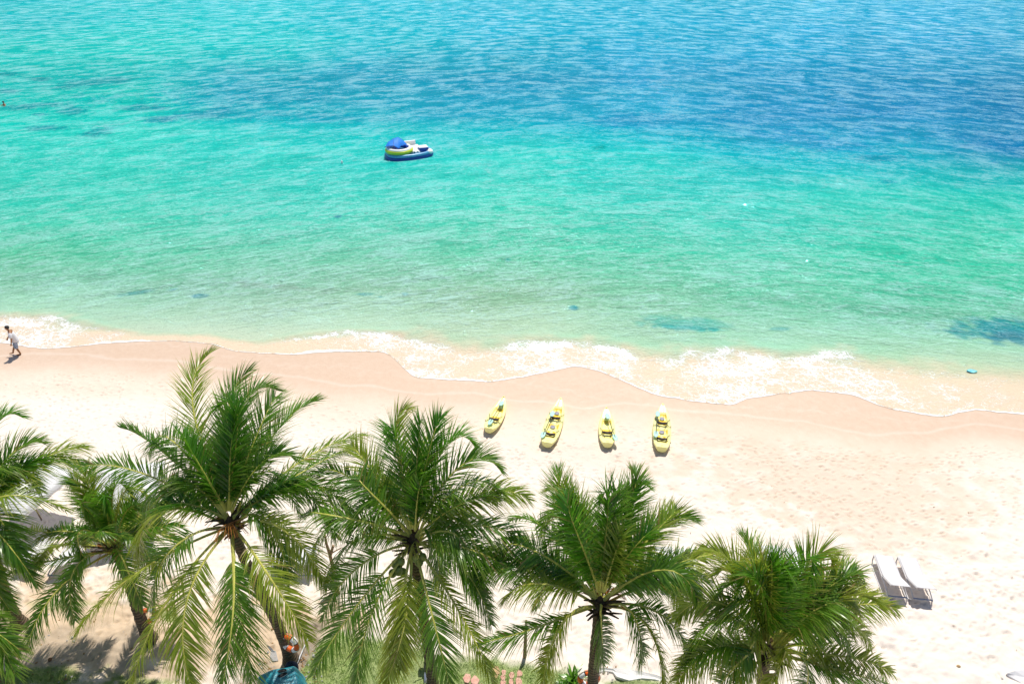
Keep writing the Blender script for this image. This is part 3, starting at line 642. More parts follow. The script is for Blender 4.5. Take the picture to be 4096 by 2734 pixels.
# =====OBJECTS2=====
# ------------------------------------------------------------------ kayaks and paddles
M_yel = simple('kayak_yellow', (.95, .91, .40), .3, .05, 3, spec=.5, col2=(.94, .89, .33))
M_yel_shade = simple('kayak_shade_amber', (.86, .62, .05), .4, .15, 6)  # amber of the yellow in shade, painted in; seats and handles share it
M_blk = simple('black_webbing', (.02, .02, .022), .6, .2, 10)
M_seat = simple('seat_fabric', (.075, .06, .075), .8, .3, 14)
M_seat2 = simple('seat_front', (.25, .17, .21), .75, .2, 14)
M_grey = simple('grey_hatch', (.28, .28, .33), .5, .2, 8)
M_mint = simple('paddle_mint', (.55, .86, .76), .4, .08, 5, transl=.2)
M_shaft = simple('paddle_shaft', (.05, .07, .06), .35, .2, 5)
def make_kayak(Lk, Wk, n_seats, label):
    root = empty('kayak', (0, 0, 0), 0, label, 'kayak', 'yellow kayaks lying on the sand')
    H = .30; NSg = 40; ring = []
    def width(s):   # s 0 stern .. 1 bow
        return Wk/2*max(.012, (1-abs(2*s-.86)**2.7 if s < .43 else 1-((s-.43)/.57)**2.05))**(.58 if s < .43 else .76)
    def rocker(s): return .10*abs(2*s-1)**3
    wells = ([(.20, .70)] if n_seats == 1 else [(.15, .44), (.50, .80)])
    def well(s):
        return max(float(sstep(a-.02, a+.03, s)*sstep(b+.02, b-.03, s)) for a, b in wells)
    P = []
    for i in range(NSg+1):
        s = i/NSg; s = .5-.5*math.cos(math.pi*s) if True else s
        wd = max(.012, width(min(max(s, .004), .998))); y = (s-.5)*Lk; z0 = rocker(s); hh = H*(.80+.25*abs(2*s-1)**2); dp = .10*well(s); row = []
        # from keel round the right side to the deck centre, mirrored
        prof = [(0, 0), (.42, .01), (.78, .07), (.97, .55*hh), (1.0, .78*hh), (.97, .93*hh), (.86, hh), (.70, hh+.005), (.60, hh-.01*(dp > .02)-dp*.15), (.54, hh-dp), (.3, hh-dp*1.05), (0, hh+.012-dp*(.75))]
        for a, b in prof: row.append((a*wd, y, z0+b))
        row += [(-a*wd, y, z0+b) for a, b in prof[-2:0:-1]]
        P.append([Vector(v) for v in row])
    mb = MB(); mb.grid(P, closed=True); n = len(P[0])
    mb.add(P[0], [tuple(range(n-1, -1, -1))]); mb.add(P[-1], [tuple(range(n))])
    for k, f in enumerate(mb.f[:NSg*(n-1)]):
        j = k % (n-1)
        c = sum((Vector(mb.v[i]) for i in f), Vector())/len(f); s = c.y/Lk+.5
        if 8 <= j <= n-10 and well(s) > .3 and (abs(s-wells[0][1]) < .06 or abs(s-wells[-1][1]) < .07 or abs(s-wells[0][0]) < .05): mb.m[k] = 1  # well ends get the painted shade colour
    mb.build('hull', [M_yel, M_yel_shade], root, sub=1)
    top = H*.8+.04
    for (a, b) in wells:
        ys = (a-.5)*Lk + (.34 if n_seats == 1 else .24)
        st = MB(); st.box((0, ys+.18, .15), (.40, .34, .05), bev=.02); seat = st.build('seat', M_yel_shade, root)
        bk = MB(); bk.cur = 0
        rows = []
        for i in range(9):
            t = i/8*2-1; rows.append([Vector((t*.21, ys-.03+.09*t*t, top-.04)), Vector((t*.235, ys-.06+.09*t*t, top+.05)), Vector((t*.185, ys-.09+.09*t*t, top+.10-.03*t*t))])
        bk.grid(rows); bko = bk.build('backrest', M_seat, root, solid=.035)
        pd = MB(); pd.grid([[p+Vector((0, .04, .0)) for p in r[1:]] for r in rows[1:-1]]); pd.build('pad', M_seat2, bko, solid=.012)
        for sx in (-1, 1):
            sp = MB()
            sp.tube([(sx*.20, ys-.06, top+.04), (sx*.23, ys, top+.12), (sx*.27, ys+.16, top+.04), (sx*Wk*.42, ys+.34, top+.01)], .012, n=5)
            sp.tube([(sx*.20, ys-.06, top+.04), (sx*.18, ys-.22, top-.01), (sx*.12, ys-.36, top+.01)], .014, n=5)
            sp.tube([(sx*.20, ys-.06, top+.04), (sx*.30, ys-.2, top+.01), (sx*.38*Wk/.8, ys-.26, top+.01), (sx*.36*Wk/.8, ys-.18, top+.03)], .013, n=5)
            sp.build('strap', M_blk, bko)
    hp = [.42] if n_seats == 1 else [.39, .695]
    if n_seats == 2:
        for s in hp:
            hb = MB(); y = (s-.5)*Lk + .02; hb.tube([(0, y, .13), (0, y, .218), (0, y, .224)], [.12, .12, .09], n=20); hb.build('hatch', M_grey, root)
    gb = MB(); gb.tube([(-.05, -Lk*.455, .33), (-.05, -Lk*.455, .38), (.05, -Lk*.455, .38), (.05, -Lk*.455, .33)], .018, n=6); gb.build('handle', M_yel_shade, root)
    gb = MB(); gb.tube([(-.03, Lk*.468, .36), (-.03, Lk*.468, .41), (.03, Lk*.468, .41), (.03, Lk*.468, .36)], .014, n=6); gb.build('handle', M_yel_shade, root)
    pl = MB(); pl.tube([(0, -Lk*.40, .30), (0, -Lk*.40, .335)], .022, n=10); pl.build('drain_plug', M_blk, root)
    return root
KY = [((2016.5,1586),(1955,1725),1,'short yellow kayak with one seat, leftmost of the four, its paddle lying diagonally inside'),
      ((2244,1591.5),(2188,1782),2,'long tandem yellow kayak leaning right, second from the left, paddle along its left side'),
      ((2425.7,1629.5),(2430,1783.6),1,'short yellow kayak with one seat, paddle blade hanging over its right side'),
      ((2650.8,1614.7),(2646.8,1801),2,'long tandem yellow kayak, rightmost of the four, pointing straight to the sea')]
for bow, stern, ns, lab in KY:
    a = G(*bow, .36); b = G(stern[0], stern[1]-6, .30); d = a-b; Lk = Vector((d.x, d.y)).length
    Wk = .80 if ns == 1 else .88
    r = make_kayak(Lk, Wk, ns, lab); r.location = ((a.x+b.x)/2, (a.y+b.y)/2, .005); r.rotation_euler = (0, 0, math.atan2(-d.x, d.y))
def paddle(p, q_, label, za=.40, zb=.40):
    A = G(*p, za); B = G(*q_, zb); c = (A+B)/2; d = (B-A); Ld = d.length
    root = empty('paddle', c, 0, label, 'paddle', 'mint bladed kayak paddles')
    root.rotation_euler = d.to_track_quat('Y', 'Z').to_euler()
    mb = MB(); mb.tube([(0, -Ld/2, 0), (0, Ld/2, 0)], .017, n=8); mb.build('shaft', M_shaft, root)
    for s in (-1, 1):
        rows = []
        for i in range(9):
            t = i/8; w_ = .115*math.sin(math.pi*min(1, .12+.86*t))**.55; y = s*(Ld/2-.20+.44*t)
            rows.append([Vector((-w_, y, .012)), Vector((-w_*.5, y, -.004)), Vector((0, y, .006)), Vector((w_*.5, y, -.004)), Vector((w_, y, .012))])
        b = MB(); b.grid(rows); b.build('blade', M_mint, root, solid=.012)
    return root
paddle((2005.8,1613), (1961.5,1686), 'paddle lying diagonally inside the leftmost single kayak', .42, .50)
paddle((2209,1655), (2172,1737), 'paddle along the left side of the leaning tandem kayak', .48, .46)
paddle((2430,1664), (2461,1748), 'paddle in the short kayak between the two tandems, one blade over the edge', .46, .42)
paddle((2631,1655), (2624,1734), 'paddle along the left side of the rightmost tandem kayak', .46, .44)

# ------------------------------------------------------------------ sun loungers
M_white = simple('white_sling', (.90, .89, .90), .6, .03, 4, transl=.32)
M_alu = simple('lounger_frame', (.62, .60, .60), .4, .15, 6)
M_blu = simple('lounger_rail_blue', (.20, .27, .42), .5, .4, 9)
def make_lounger(Ll=1.95, W=.64, back=24):
    """foot end at +Y (far), head end and raised backrest at -Y"""
    root = empty('sun_lounger', (0, 0, 0)); h = .36
    f = MB()
    for s in (-1, 1):
        f.tube([(s*W/2, Ll*.5, h), (s*W/2, Ll*.1, h-.02), (s*W/2, -Ll*.32, h-.06), (s*W/2, -Ll*.50, h-.14)], .026, n=8)
    f.tube([(-W/2, Ll*.5, h), (W/2, Ll*.5, h)], .024, n=8)
    f.build('frame', M_alu, root)
    for s in (-1, 1):
        l = MB(); l.tube([(s*W/2, Ll*.49, h), (s*(W/2+.03), Ll*.46, .18), (s*(W/2+.05), Ll*.36, .015), (s*(W/2+.05), Ll*.30, .0)], .024, n=8); l.build('leg', M_alu, root)
        l = MB(); l.tube([(s*(W/2+.07), Ll*.34, .02), (s*(W/2+.07), 0, .03), (s*(W/2+.07), -Ll*.44, .03), (s*(W/2+.02), -Ll*.50, .16)], .022, n=8); l.build('runner', M_alu, root)
    l = MB(); l.tube([(-W/2, -Ll*.50, h-.14), (W/2, -Ll*.50, h-.14)], .028, n=8); l.build('rail', M_blu, root)
    fold = -Ll*.06; bl = .86; a = R(back)
    P = []
    for i in range(15):
        t = i/14
        row = []
        for j in range(7):
            u = j/6*2-1
            if t < .6: y = Ll*.5 - (Ll*.5-fold)*(t/.6); z = h+.02-.03*math.sin(math.pi*t/.6)*(1-u*u)
            else:
                r_ = (t-.6)/.4*bl; y = fold - r_*math.cos(a); z = h+.02+r_*math.sin(a)-.02*math.sin(math.pi*(t-.6)/.4)*(1-u*u)
            row.append(Vector((u*(W/2-.01), y, z)))
        P.append(row)
    s_ = MB(); s_.grid(P); s_.build('sling', M_white, root, solid=.02)
    b = MB()
    for s in (-1, 1): b.tube([(s*W/2, fold, h), (s*W/2, fold-bl*math.cos(a), h+bl*math.sin(a))], .018, n=6)
    for s in (-1, 1): b.tube([(s*W*.3, fold-bl*.5*math.cos(a), h+bl*.5*math.sin(a)), (s*W*.3, fold-.45, h-.10)], .008, n=5)
    b.tube([(-W*.45, fold-.45, h-.10), (W*.45, fold-.45, h-.10)], .008, n=5)
    b.build('backrest_frame', M_alu, root)
    return root
LP = make_lounger()
LG = 'white sun loungers on the sand'
def lounger(far, near, label, first=False):
    a = G(*far, .36); b = G(*near, .22); d = a-b
    o = LP if first else copy_tree(LP)
    k = Vector((d.x, d.y)).length/1.95
    o.location = ((a.x+b.x)/2, (a.y+b.y)/2, .0); o.rotation_euler = (0, 0, math.atan2(-d.x, d.y)); o.scale = (1.04, k, 1.0)
    return tag(o, label, 'sun lounger', LG)
lounger((3533,2222), (3590,2385), 'empty white sun lounger on open sand, left one of the pair right of the palms', True)
lounger((3628,2230), (3692,2395), 'empty white sun lounger on open sand, right one of the pair, nearest the right edge')
lounger((3080,2184), (3125,2345), 'white sun lounger behind the rightmost palm, left of the two showing above its crown')
lounger((3170,2194), (3222,2355), 'white sun lounger behind the rightmost palm, right of the two showing above its crown')
lounger((2655,2188), (2690,2340), 'white sun lounger half hidden by fronds between the two right palms, left one')
lounger((2735,2195), (2775,2345), 'white sun lounger half hidden by fronds between the two right palms, right one')
lounger((195,2140), (92,2285), 'white sun lounger in the left corner, backrest pointing to the lower left')
lounger((315,2165), (225,2300), 'white sun lounger in the left corner, beside the one nearest the edge')
lounger((1150,2180), (1120,2300), 'white sun lounger seen through fronds right of the tallest palm, left one')
lounger((1235,2185), (1212,2300), 'white sun lounger seen through fronds right of the tallest palm, right one')

# ------------------------------------------------------------------ parasols
M_canv = simple('parasol_canvas', (.86, .86, .88), .8, .03, 3, transl=.35)
M_wood = simple('parasol_pole', (.34, .24, .15), .6, .3, 10)
def parasol(c, h, W, rot, label):
    p = G(*c, h); root = empty('parasol', (p.x, p.y, 0), rot, label, 'parasol', 'square white parasols')
    mb = MB(); mb.tube([(0, 0, -.1), (0, 0, h+.1)], .03, n=8); mb.build('pole', M_wood, root)
    n = 17; P = []
    for i in range(n):
        row = []
        for j in range(n):
            u = i/(n-1)*2-1; v = j/(n-1)*2-1; r_ = max(abs(u), abs(v)); dg = min(abs(u), abs(v))
            row.append(Vector((u*W/2, v*W/2, h - .55*r_*W/2.4 - .05*math.sin(math.pi*r_)*(1-dg/(r_+1e-6)) )))
        P.append(row)
    mb = MB(); mb.grid(P); cn = mb.build('canopy', M_canv, root, solid=.012)
    vb = MB(); e = W/2+.006; z = h-.55*W/2.4
    for sx, sy, ex, ey in ((-e,-e,e,-e),(e,-e,e,e),(e,e,-e,e),(-e,e,-e,-e)):
        row = [[Vector((sx+(ex-sx)*t/12, sy+(ey-sy)*t/12, z+.01)), Vector((sx+(ex-sx)*t/12, sy+(ey-sy)*t/12, z-.17-.03*math.sin(t*2.6)))] for t in range(13)]
        vb.grid(row)
    vb.build('valance', M_canv, cn, solid=.008)
    rb = MB()
    for sx in (-1, 1):
        for sy in (-1, 1): rb.tube([(0, 0, h-.06), (sx*W/2*.97, sy*W/2*.97, z-.03)], .014, n=5)
    rb.build('rib', M_wood, root)
    return root
parasol((478,1905), 2.5, 2.5, R(12), 'square white parasol left of the tallest palm, behind the small ragged palm')
parasol((70,1900), 2.5, 2.6, R(-18), 'square white parasol at the left edge behind the leaning palm fronds')

# ------------------------------------------------------------------ inflatable raft
M_bl = simple('raft_blue', (.012, .075, .42), .3, .2, 4); M_lb = simple('raft_light_blue', (.10, .42, .72), .35, .25, 5)
M_yg = simple('raft_yellow', (.62, .72, .05), .35, .1, 5); M_rw = simple('raft_white', (.88, .88, .90), .35, .03, 5)
M_cb = simple('raft_canopy', (.01, .27, .92), .6, .1, 5, transl=.2)
q = NT('raft_leaf_print'); vv = q.n('ShaderNodeTexVoronoi'); vv.inputs['Scale'].default_value = 4.5
q.l(q.n('ShaderNodeTexCoord').outputs['Object'], vv.inputs[0])
q.l(q.mix(q.rng(vv.outputs['Distance'], .36, .42), (.02, .16, .22), (.86, .86, .88)), q.p.inputs['Base Color']); M_pr = q.m
A = G(1545,634,.2); B = G(1728,613,.2); dR = B-A; LR = dR.length; cR = (A+B)/2
raft = empty('inflatable_raft', (cR.x-.12, cR.y+.70, .0), math.atan2(dR.y, dR.x), 'blue, white and yellow inflatable raft with a blue sunshade floating on the turquoise water', 'raft')
raft.scale = (.95, .92, .95)
def outline(t, k=1.0):
    # round left part, two square pontoons to the right; plan outline
    a = 2*math.pi*t; n_ = 2.9
    x = abs(math.cos(a))**(2/n_)*math.copysign(1, math.cos(a)); y = abs(math.sin(a))**(2/n_)*math.copysign(1, math.sin(a))
    return (x*LR/2*k, y*1.62*k*(1-.16*max(0, x)))
mb = MB()
mb.tube([(*outline(t/48), .16) for t in range(49)], .24, n=10, cap=False); mb.build('lower_tube', M_bl, raft)
mb = MB(); mb.tube([(*outline(t/48, .965), .40) for t in range(49)], .215, n=8, cap=False)
base_top = mb.build('upper_tube', M_lb, raft)
mb = MB(); n = 48; ring = [Vector((*outline(t/n, .96), .30)) for t in range(n)]; ring2 = [v+Vector((0, 0, .10)) for v in ring]
mb.add(ring+ring2, [tuple(range(n, 2*n))]+[(i, (i+1) % n, n+(i+1) % n, n+i) for i in range(n)]); mb.build('floor', M_lb, raft)
xl = -LR/2+1.30
mb = MB(); mb.torus((xl, .02, .74), 1.12, .23, 44, 12, M=Matrix.Diagonal((1.08, 1.15, 1)));  ringo = mb.build('ring_wall', M_yg, raft)
mb = MB(); mb.torus((xl, .02, .90), 1.04, .20, 44, 12, M=Matrix.Diagonal((1.08, 1.15, 1))); mb.build('ring_top', M_rw, raft)
mb = MB(); mb.ell((xl, 0, .66), (.95, 1.0, .10), 24, 8); mb.build('seat_floor', M_lb, raft)
mb = MB(); mb.tube([(xl+.15+.72*math.cos(R(a)), -.25+.62*math.sin(R(a)), 1.0) for a in range(-15, 196, 15)], .17, n=10); mb.build('backrest', M_bl, raft)
mb = MB(); mb.ell((xl-.5, -.62, .62), (.38, .30, .20), 14, 8); mb.build('pillow', M_rw, raft)
mb = MB(); mb.box((.62, .25, .56), (1.5, 2.3, .34), bev=.14); mb.build('deck', M_rw, raft)
mb = MB(); mb.box((.55, -.95, .60), (.75, .75, .30), bev=.10); mb.build('printed_cushion', M_pr, raft)
mb = MB()
for k in range(3): mb.tube([(-.25, 1.38, .72+.17*k), (1.05, 1.38, .72+.17*k)], .12, n=8)
mb.build('back_cushion', M_rw, raft)
mb = MB(); mb.box((1.45, -.45, .66), (.95, .9, .50), bev=.06); mb.build('side_cushion', M_bl, raft)
mb = MB(); mb.box((1.42, -.38, .925), (1.0, .90, .05), bev=.02); mb.build('cushion_top', M_rw, raft)
mb = MB(); mb.ell((LR/2-.32, -.75, .46), (.42, .52, .26), 16, 10); mb.build('pontoon_tip', M_rw, raft)
mb = MB(); mb.ell((LR/2-.60, .80, .46), (.60, .55, .15), 16, 10); mb.build('pontoon_tip', M_rw, raft)
for k in range(9):
    t = -.48+.115*k; x, y = outline((.5-t*.55) % 1 if False else (.53+.052*k), 1.03)
    mb = MB(); mb.box((x, y, .40), (.09, .09, .09), bev=.02); mb.build('grommet', M_blk, raft)
# sunshade: two hoops with cloth between
def pl_(pts, t):
    k = t*(len(pts)-1); i = min(int(k), len(pts)-2); f_ = k-i; f_ = f_*f_*(3-2*f_)*.5+f_*.5
    return Vector(pts[i])*(1-f_) + Vector(pts[i+1])*f_
top_h = [(-2.22,.15,1.05),(-1.75,.75,1.40),(-1.2,.95,1.62),(-.75,.95,1.74),(-.40,.75,1.50),(.02,.45,.98)]
front = [(-2.24,.10,1.15),(-1.9,-.35,1.32),(-1.48,-.55,1.34),(-1.07,-.62,1.02),(-.72,-.10,1.12),(.0,.35,.95)]
P = [[Matrix.Diagonal((1.10, 1.1, 1.0)) @ pl_(top_h, j/20)*(1-i/10)+(Matrix.Diagonal((1.10, 1.1, 1.0)) @ pl_(front, j/20))*(i/10)+Vector((0, 0, .12*math.sin(math.pi*i/10)*math.sin(math.pi*j/20))) for j in range(21)] for i in range(11)]
mb = MB(); mb.grid(P); can = mb.build('sunshade', M_cb, raft, solid=.015)
mb = MB()
for rw_ in (P[0], P[10], [P[i][8+int(i*-.0)] for i in range(11)]): mb.tube([p+Vector((0, 0, .012)) for p in rw_], .022, n=5)
mb.build('hoop', M_bl, can)
mb = MB()
for j, e in ((8, (-.35, -1.15)), (12, (.55, -1.28))):
    mb.tube([P[10][j], Vector((xl+e[0], e[1], .62))], .013, n=4)
mb.build('guy_line', M_blk, can)

# ------------------------------------------------------------------ people
def skin_body(name, joints, edges, mat, parent, sub=2, root=0):
    me = bpy.data.meshes.new(name); me.from_pydata([j[:3] for j in joints], edges, []); me.materials.append(mat)
    o = bpy.data.objects.new(name, me); sc.collection.objects.link(o); o.parent = parent
    md = o.modifiers.new('skin', 'SKIN'); md.use_smooth_shade = True
    sv = me.skin_vertices[0].data
    for i, j in enumerate(joints):
        r = j[3]; sv[i].radius = r if hasattr(r, '__len__') else (r, r); sv[i].use_root = (i == root)
    sb = o.modifiers.new('sub', 'SUBSURF'); sb.levels = sb.render_levels = sub
    return o
M_skin = simple('skin_tan', (.36, .155, .06), .5, .1, 8); M_hair = simple('black_hair', (.012, .01, .01), .5, .2, 30)
M_tee = simple('white_shirt', (.84, .83, .87), .8, .04, 5); q = NT('patterned_shorts')
nz = q.noise(13, 3, .6, q.n('ShaderNodeTexCoord').outputs['Object']); c = q.mix(q.rng(nz, .45, .55), (.10, .20, .32), (.40, .45, .62)); q.l(c, q.p.inputs['Base Color']); M_sh = q.m
pf = G(66,1416,0)
man = empty('person', pf, 0, 'man in a white t-shirt and blue patterned shorts walking barefoot along the wet sand', 'person')
# local axes: he walks towards -X (left) turned a little to the camera, body leaning forward
J = [(0,0,.95,.125),        #0 pelvis
 (-.03,0,1.10,(.13,.11)), (-.08,0,1.30,(.16,.12)), (-.12,0,1.43,(.13,.10)), (-.15,0,1.50,.055), (-.19,-.01,1.56,.055), #1-5 spine neck
 (-.215,-.015,1.64,(.085,.095)), (-.215,-.015,1.72,(.075,.09)), (-.20,-.015,1.76,.04),   #6-8 head
 (-.10,-.20,1.40,.06), (-.09,-.27,1.12,.045), (-.13,-.28,.88,.032), (-.15,-.275,.82,.03),   #9-12 near arm
 (-.12,.20,1.40,.06), (-.20,.26,1.14,.045), (-.34,.25,.93,.032), (-.38,.24,.88,.03),   #13-16 far arm
 (.0,-.09,.88,.10), (-.02,-.10,.50,.065), (.10,-.10,.12,.045), (.12,-.10,.05,.045), (-.02,-.11,.03,.035), (-.10,-.115,.025,.025), #17-22 near leg
 (.0,.09,.88,.10), (-.10,.10,.52,.065), (-.24,.10,.14,.045), (-.24,.10,.06,.045), (-.38,.10,.035,.032), (-.44,.10,.03,.024)] #23-28
E = [(0,1),(1,2),(2,3),(3,4),(4,5),(5,6),(6,7),(7,8),(3,9),(9,10),(10,11),(11,12),(3,13),(13,14),(14,15),(15,16),
     (0,17),(17,18),(18,19),(19,20),(20,21),(21,22),(0,23),(23,24),(24,25),(25,26),(26,27),(27,28)]
# hands: five short fingers each
def hand(i, fwd):
    p = Vector(J[i][:3]); out = []
    for k, (dx, l) in enumerate(((-.030,.075),(-.012,.085),(.008,.082),(.026,.065))):
        J.append((p.x+dx, p.y+.004*k, p.z-.045, .0095)); a = len(J)-1; E.append((i, a))
        J.append((p.x+dx-.008, p.y, p.z-.045-l*.55, .0085)); E.append((a, a+1)); J.append((p.x+dx-.028, p.y, p.z-.045-l, .007)); E.append((a+1, a+2))
    J.append((p.x-.04, p.y-.012, p.z-.01, .010)); a = len(J)-1; E.append((i, a)); J.append((p.x-.058, p.y-.02, p.z-.05, .009)); E.append((a, a+1))
hand(12, 1); hand(16, 1)
skin_body('body', J, E, M_skin, man, 2)
tb_ = MB()
def loft(mb, rings, n=18):
    P = []
    for (c_, rx, ry) in rings: P.append([Vector((c_[0]+rx*math.cos(2*math.pi*k/n), c_[1]+ry*math.sin(2*math.pi*k/n), c_[2])) for k in range(n)])
    mb.grid(P, closed=True)
loft(tb_, [((.02,0,.84), .165, .215), ((.01,0,.95), .16, .205), ((-.03,0,1.12), .15, .19), ((-.08,0,1.30), .155, .21), ((-.11,0,1.41), .125, .205), ((-.13,0,1.46), .085, .12), ((-.145,0,1.49), .065, .075)])
for s in (-1, 1):
    a = Vector((-.10, s*.15, 1.40)); b = Vector((-.10 if s < 0 else -.17, s*.275, 1.17)); tb_.tube([a, a*.5+b*.5+Vector((0, s*.03, .02)), b], [.085, .088, .085], n=12, cap=False)
tb_.build('shirt', M_tee, man, sub=1, solid=.006)
sh = MB(); loft(sh, [((.01,0,.93), .15, .18), ((0,0,.84), .155, .19), ((0,0,.78), .15, .185)])
sh.tube([(0,-.09,.84), (-.01,-.10,.66), (-.01,-.10,.44)], [.115, .11, .10], n=12, cap=False); sh.tube([(0,.09,.84), (-.06,.10,.66), (-.10,.10,.46)], [.115, .11, .10], n=12, cap=False)
sh.build('shorts', M_sh, man, sub=1, solid=.006)
hr = MB(); hr.ell((-.20,-.015,1.735), (.105, .092, .075), 16, 10); hr.ell((-.165,-.015,1.69), (.07, .085, .08), 14, 8); hr.build('hair', M_hair, man)
fc = MB(); fc.ell((-.305,-.03,1.665), (.02, .014, .022), 8, 6); fc.build('nose', M_skin, man)
fe = MB()
for s in (-1, 1): fe.ell((-.292, -.015+s*.033, 1.692), (.008, .012, .007), 8, 6)
fe.build('eyes', M_hair, man)
fe = MB(); fe.ell((-.296,-.015,1.625), (.008, .026, .007), 8, 6); fe.build('mouth', simple('lip', (.22,.07,.05), .5), man)
fe = MB()
for s in (-1, 1): fe.ell((-.20, -.015+s*.098, 1.665), (.025, .012, .035), 8, 6)
fe.build('ears', M_skin, man)
man.rotation_euler = (0, R(8), R(24)); man.location.x += .12; man.scale = (1.03, 1.03, 1.03)

sp_ = G(18,421,0)
swm = empty('person', sp_, R(70), 'swimmer with wet dark hair, head and shoulders above the water at the far left', 'person')
skin_body('body', [(0,0,-.25,(.17,.12)), (0,0,.0,(.17,.12)), (0,0,.12,(.11,.09)), (0,0,.20,.055), (-.03,0,.32,(.085,.09)), (-.03,0,.40,.07),
   (0,.2,.06,.06), (-.25,.32,-.02,.045), (-.5,.3,-.06,.035), (0,-.2,.06,.06), (-.25,-.32,-.02,.045), (-.5,-.3,-.06,.035)],
   [(0,1),(1,2),(2,3),(3,4),(4,5),(2,6),(6,7),(7,8),(2,9),(9,10),(10,11)], M_skin, swm, 2)
hr = MB(); hr.ell((-.01,0,.40), (.12,.10,.10), 14, 8); hr.build('hair', M_hair, swm)

# ------------------------------------------------------------------ life rings
M_or = simple('ring_orange', (.80, .13, .01), .5, .12, 6); M_rope = simple('rope_tan', (.55, .46, .33), .9, .2, 20)
def life_ring(px, py, h, R1, rz, label, tilt=8):
    p = G(px, py, h); root = empty('life_ring', p, 0, label, 'life ring', 'orange and white life rings tied to the palms')
    mb = MB()
    def sel(i, nu):
        a = (i/nu*4+.5) % 1
        return 1 if a < .40 else (2 if a < .45 or a > .95 else 0)
    mb.torus((0, 0, 0), R1*.76, R1*.24, 60, 12, sel=sel)
    root.rotation_euler = (R(90-tilt), R(20), R(rz)); mb.build('ring', [M_or, M_rw, M_blk], root)
    rp = MB(); rp.torus((0, 0, 0), R1*1.04, .010, 40, 5); rp.build('rope', M_rope, root)
    return root
life_ring(2355, 2712, 1.25, .35, 0, 'orange and white life ring behind the foot of the upright palm trunk')
life_ring(1158, 2570, 1.25, .37, -25, 'orange and white life ring behind the tallest palm, above the teal cloth')
life_ring(584, 2462, 1.15, .34, 30, 'orange and white life ring on the small ragged palm trunk at left')
rp = MB(); 
for k in range(5):
    c_ = G(2355, 2727+k*2, 1.12-.02*k); rp.torus((c_.x, c_.y-.02, 1.12-.03*k+.02*(k % 2)), .178, .009, 24, 5)
tag(rp.build('rope', M_rope), 'pale rope wound round the upright palm trunk at its life ring', 'rope')

# ------------------------------------------------------------------ teal cloth over a table, shoes on it
q = NT('teal_cloth'); tc = q.n('ShaderNodeTexCoord').outputs['Object']; nz = q.noise(2.2, 4, .6, tc)
q.l(q.mix(q.rng(nz, .4, .65), (.004, .19, .27), (.03, .33, .40)), q.p.inputs['Base Color']); q.p.inputs['Roughness'].default_value = .38; q.l(q.bump(q.noise(4, 4, .6, tc), .06), q.p.inputs['Normal']); M_teal = q.m
cc = G(1118, 2722, .80); cl = MB(); n = 41; P = []
for i in range(n):
    row = []
    for j in range(n):
        u = (i/(n-1)*2-1); v = (j/(n-1)*2-1); Wt, Dt = .62, .78
        x = u*1.0; y = v*1.15
        ex = max(0, abs(x)-Wt*(.75+.25*(1-abs(v)))); ey = max(0, abs(y)-Dt*.8); e = math.hypot(ex, ey)
        z = .84 - .10*max(0, v)*0 + .10*math.exp(-((x+.15)/.28)**2)*math.exp(-((y-.3)/.7)**2) - .05*abs(x) - e*1.75 + .045*math.sin(x*9+y*3)*min(1, e*3+.15)
        sx = 1 - .38*min(1, e*1.1); k = .03*math.sin(7*math.atan2(y, x))*min(1, e*4)
        row.append(Vector((x*sx*(1+k), y*sx*(1+k), max(z, .02))))
    P.append(row)
cl.grid(P); o = cl.build('teal_cloth', M_teal, solid=.008, sub=1); o.location = (cc.x, cc.y-.25, 0); o.rotation_euler = (0, 0, R(18))
tag(o, 'glossy teal cloth draped over a low table at the foot of the tallest palm', 'cloth')
M_sole = simple('shoe_sole', (.75, .74, .72), .6, .1, 8)
def shoe(px, py, rz, label):
    p = G(px, py, .87); root = empty('shoe', p, R(rz), label, 'shoe', 'black shoes on the teal cloth')
    def sole(k, z): return [Vector((.145*math.cos(a), (.052 if math.cos(a) > 0 else .040)*math.sin(a)*k*(1-.12*math.cos(a)**2), z)) for a in [2*math.pi*t/24 for t in range(24)]]
    mb = MB(); mb.grid([sole(1.08, 0), sole(1.1, .018), sole(1.0, .024)], closed=True); mb.add(sole(1.08, 0), [tuple(range(24))]); mb.build('sole', M_sole, root)
    mb = MB(); a0 = sole(1.0, .022); a1 = [Vector((v.x*.97, v.y*.95, .055+(.02 if v.x < 0 else 0))) for v in a0]; a2 = [Vector((v.x*.72-.035*(1), v.y*.55, .075-(.03*max(0, v.x)/.14))) for v in a0]
    a3 = [Vector((v.x*.5-.05, v.y*.42, .05)) for v in a0]; mb.grid([a0, a1, a2, a3], closed=True); mb.add(a3, [tuple(range(24))]); mb.build('upper', M_blk, root)
    return root
shoe(1129, 2683, 190, 'black low shoe with a white sole on the teal cloth, upper one of the pair')
shoe(1131, 2700, 205, 'black low shoe with a white sole on the teal cloth, lower one of the pair')
M_navy = simple('navy_cloth', (.012, .022, .06), .8, .3, 9); p = G(1163, 2658, .5); mb = MB(); rg = np.random.RandomState(4)
P = []
for i in range(13):
    th = math.pi*i/12; P.append([Vector(((.21+.05*rg.rand())*math.sin(th)*math.cos(a), (.17+.05*rg.rand())*math.sin(th)*math.sin(a), (.26+.05*rg.rand())*math.cos(th))) for a in [2*math.pi*k/16 for k in range(16)]])
mb.grid(P, closed=True); o = mb.build('cloth_bundle', M_navy, sub=1); o.location = (p.x+.03, p.y-.05, .42); tag(o, 'crumpled navy cloth bundle between the tallest palm trunk and the teal cloth', 'cloth')
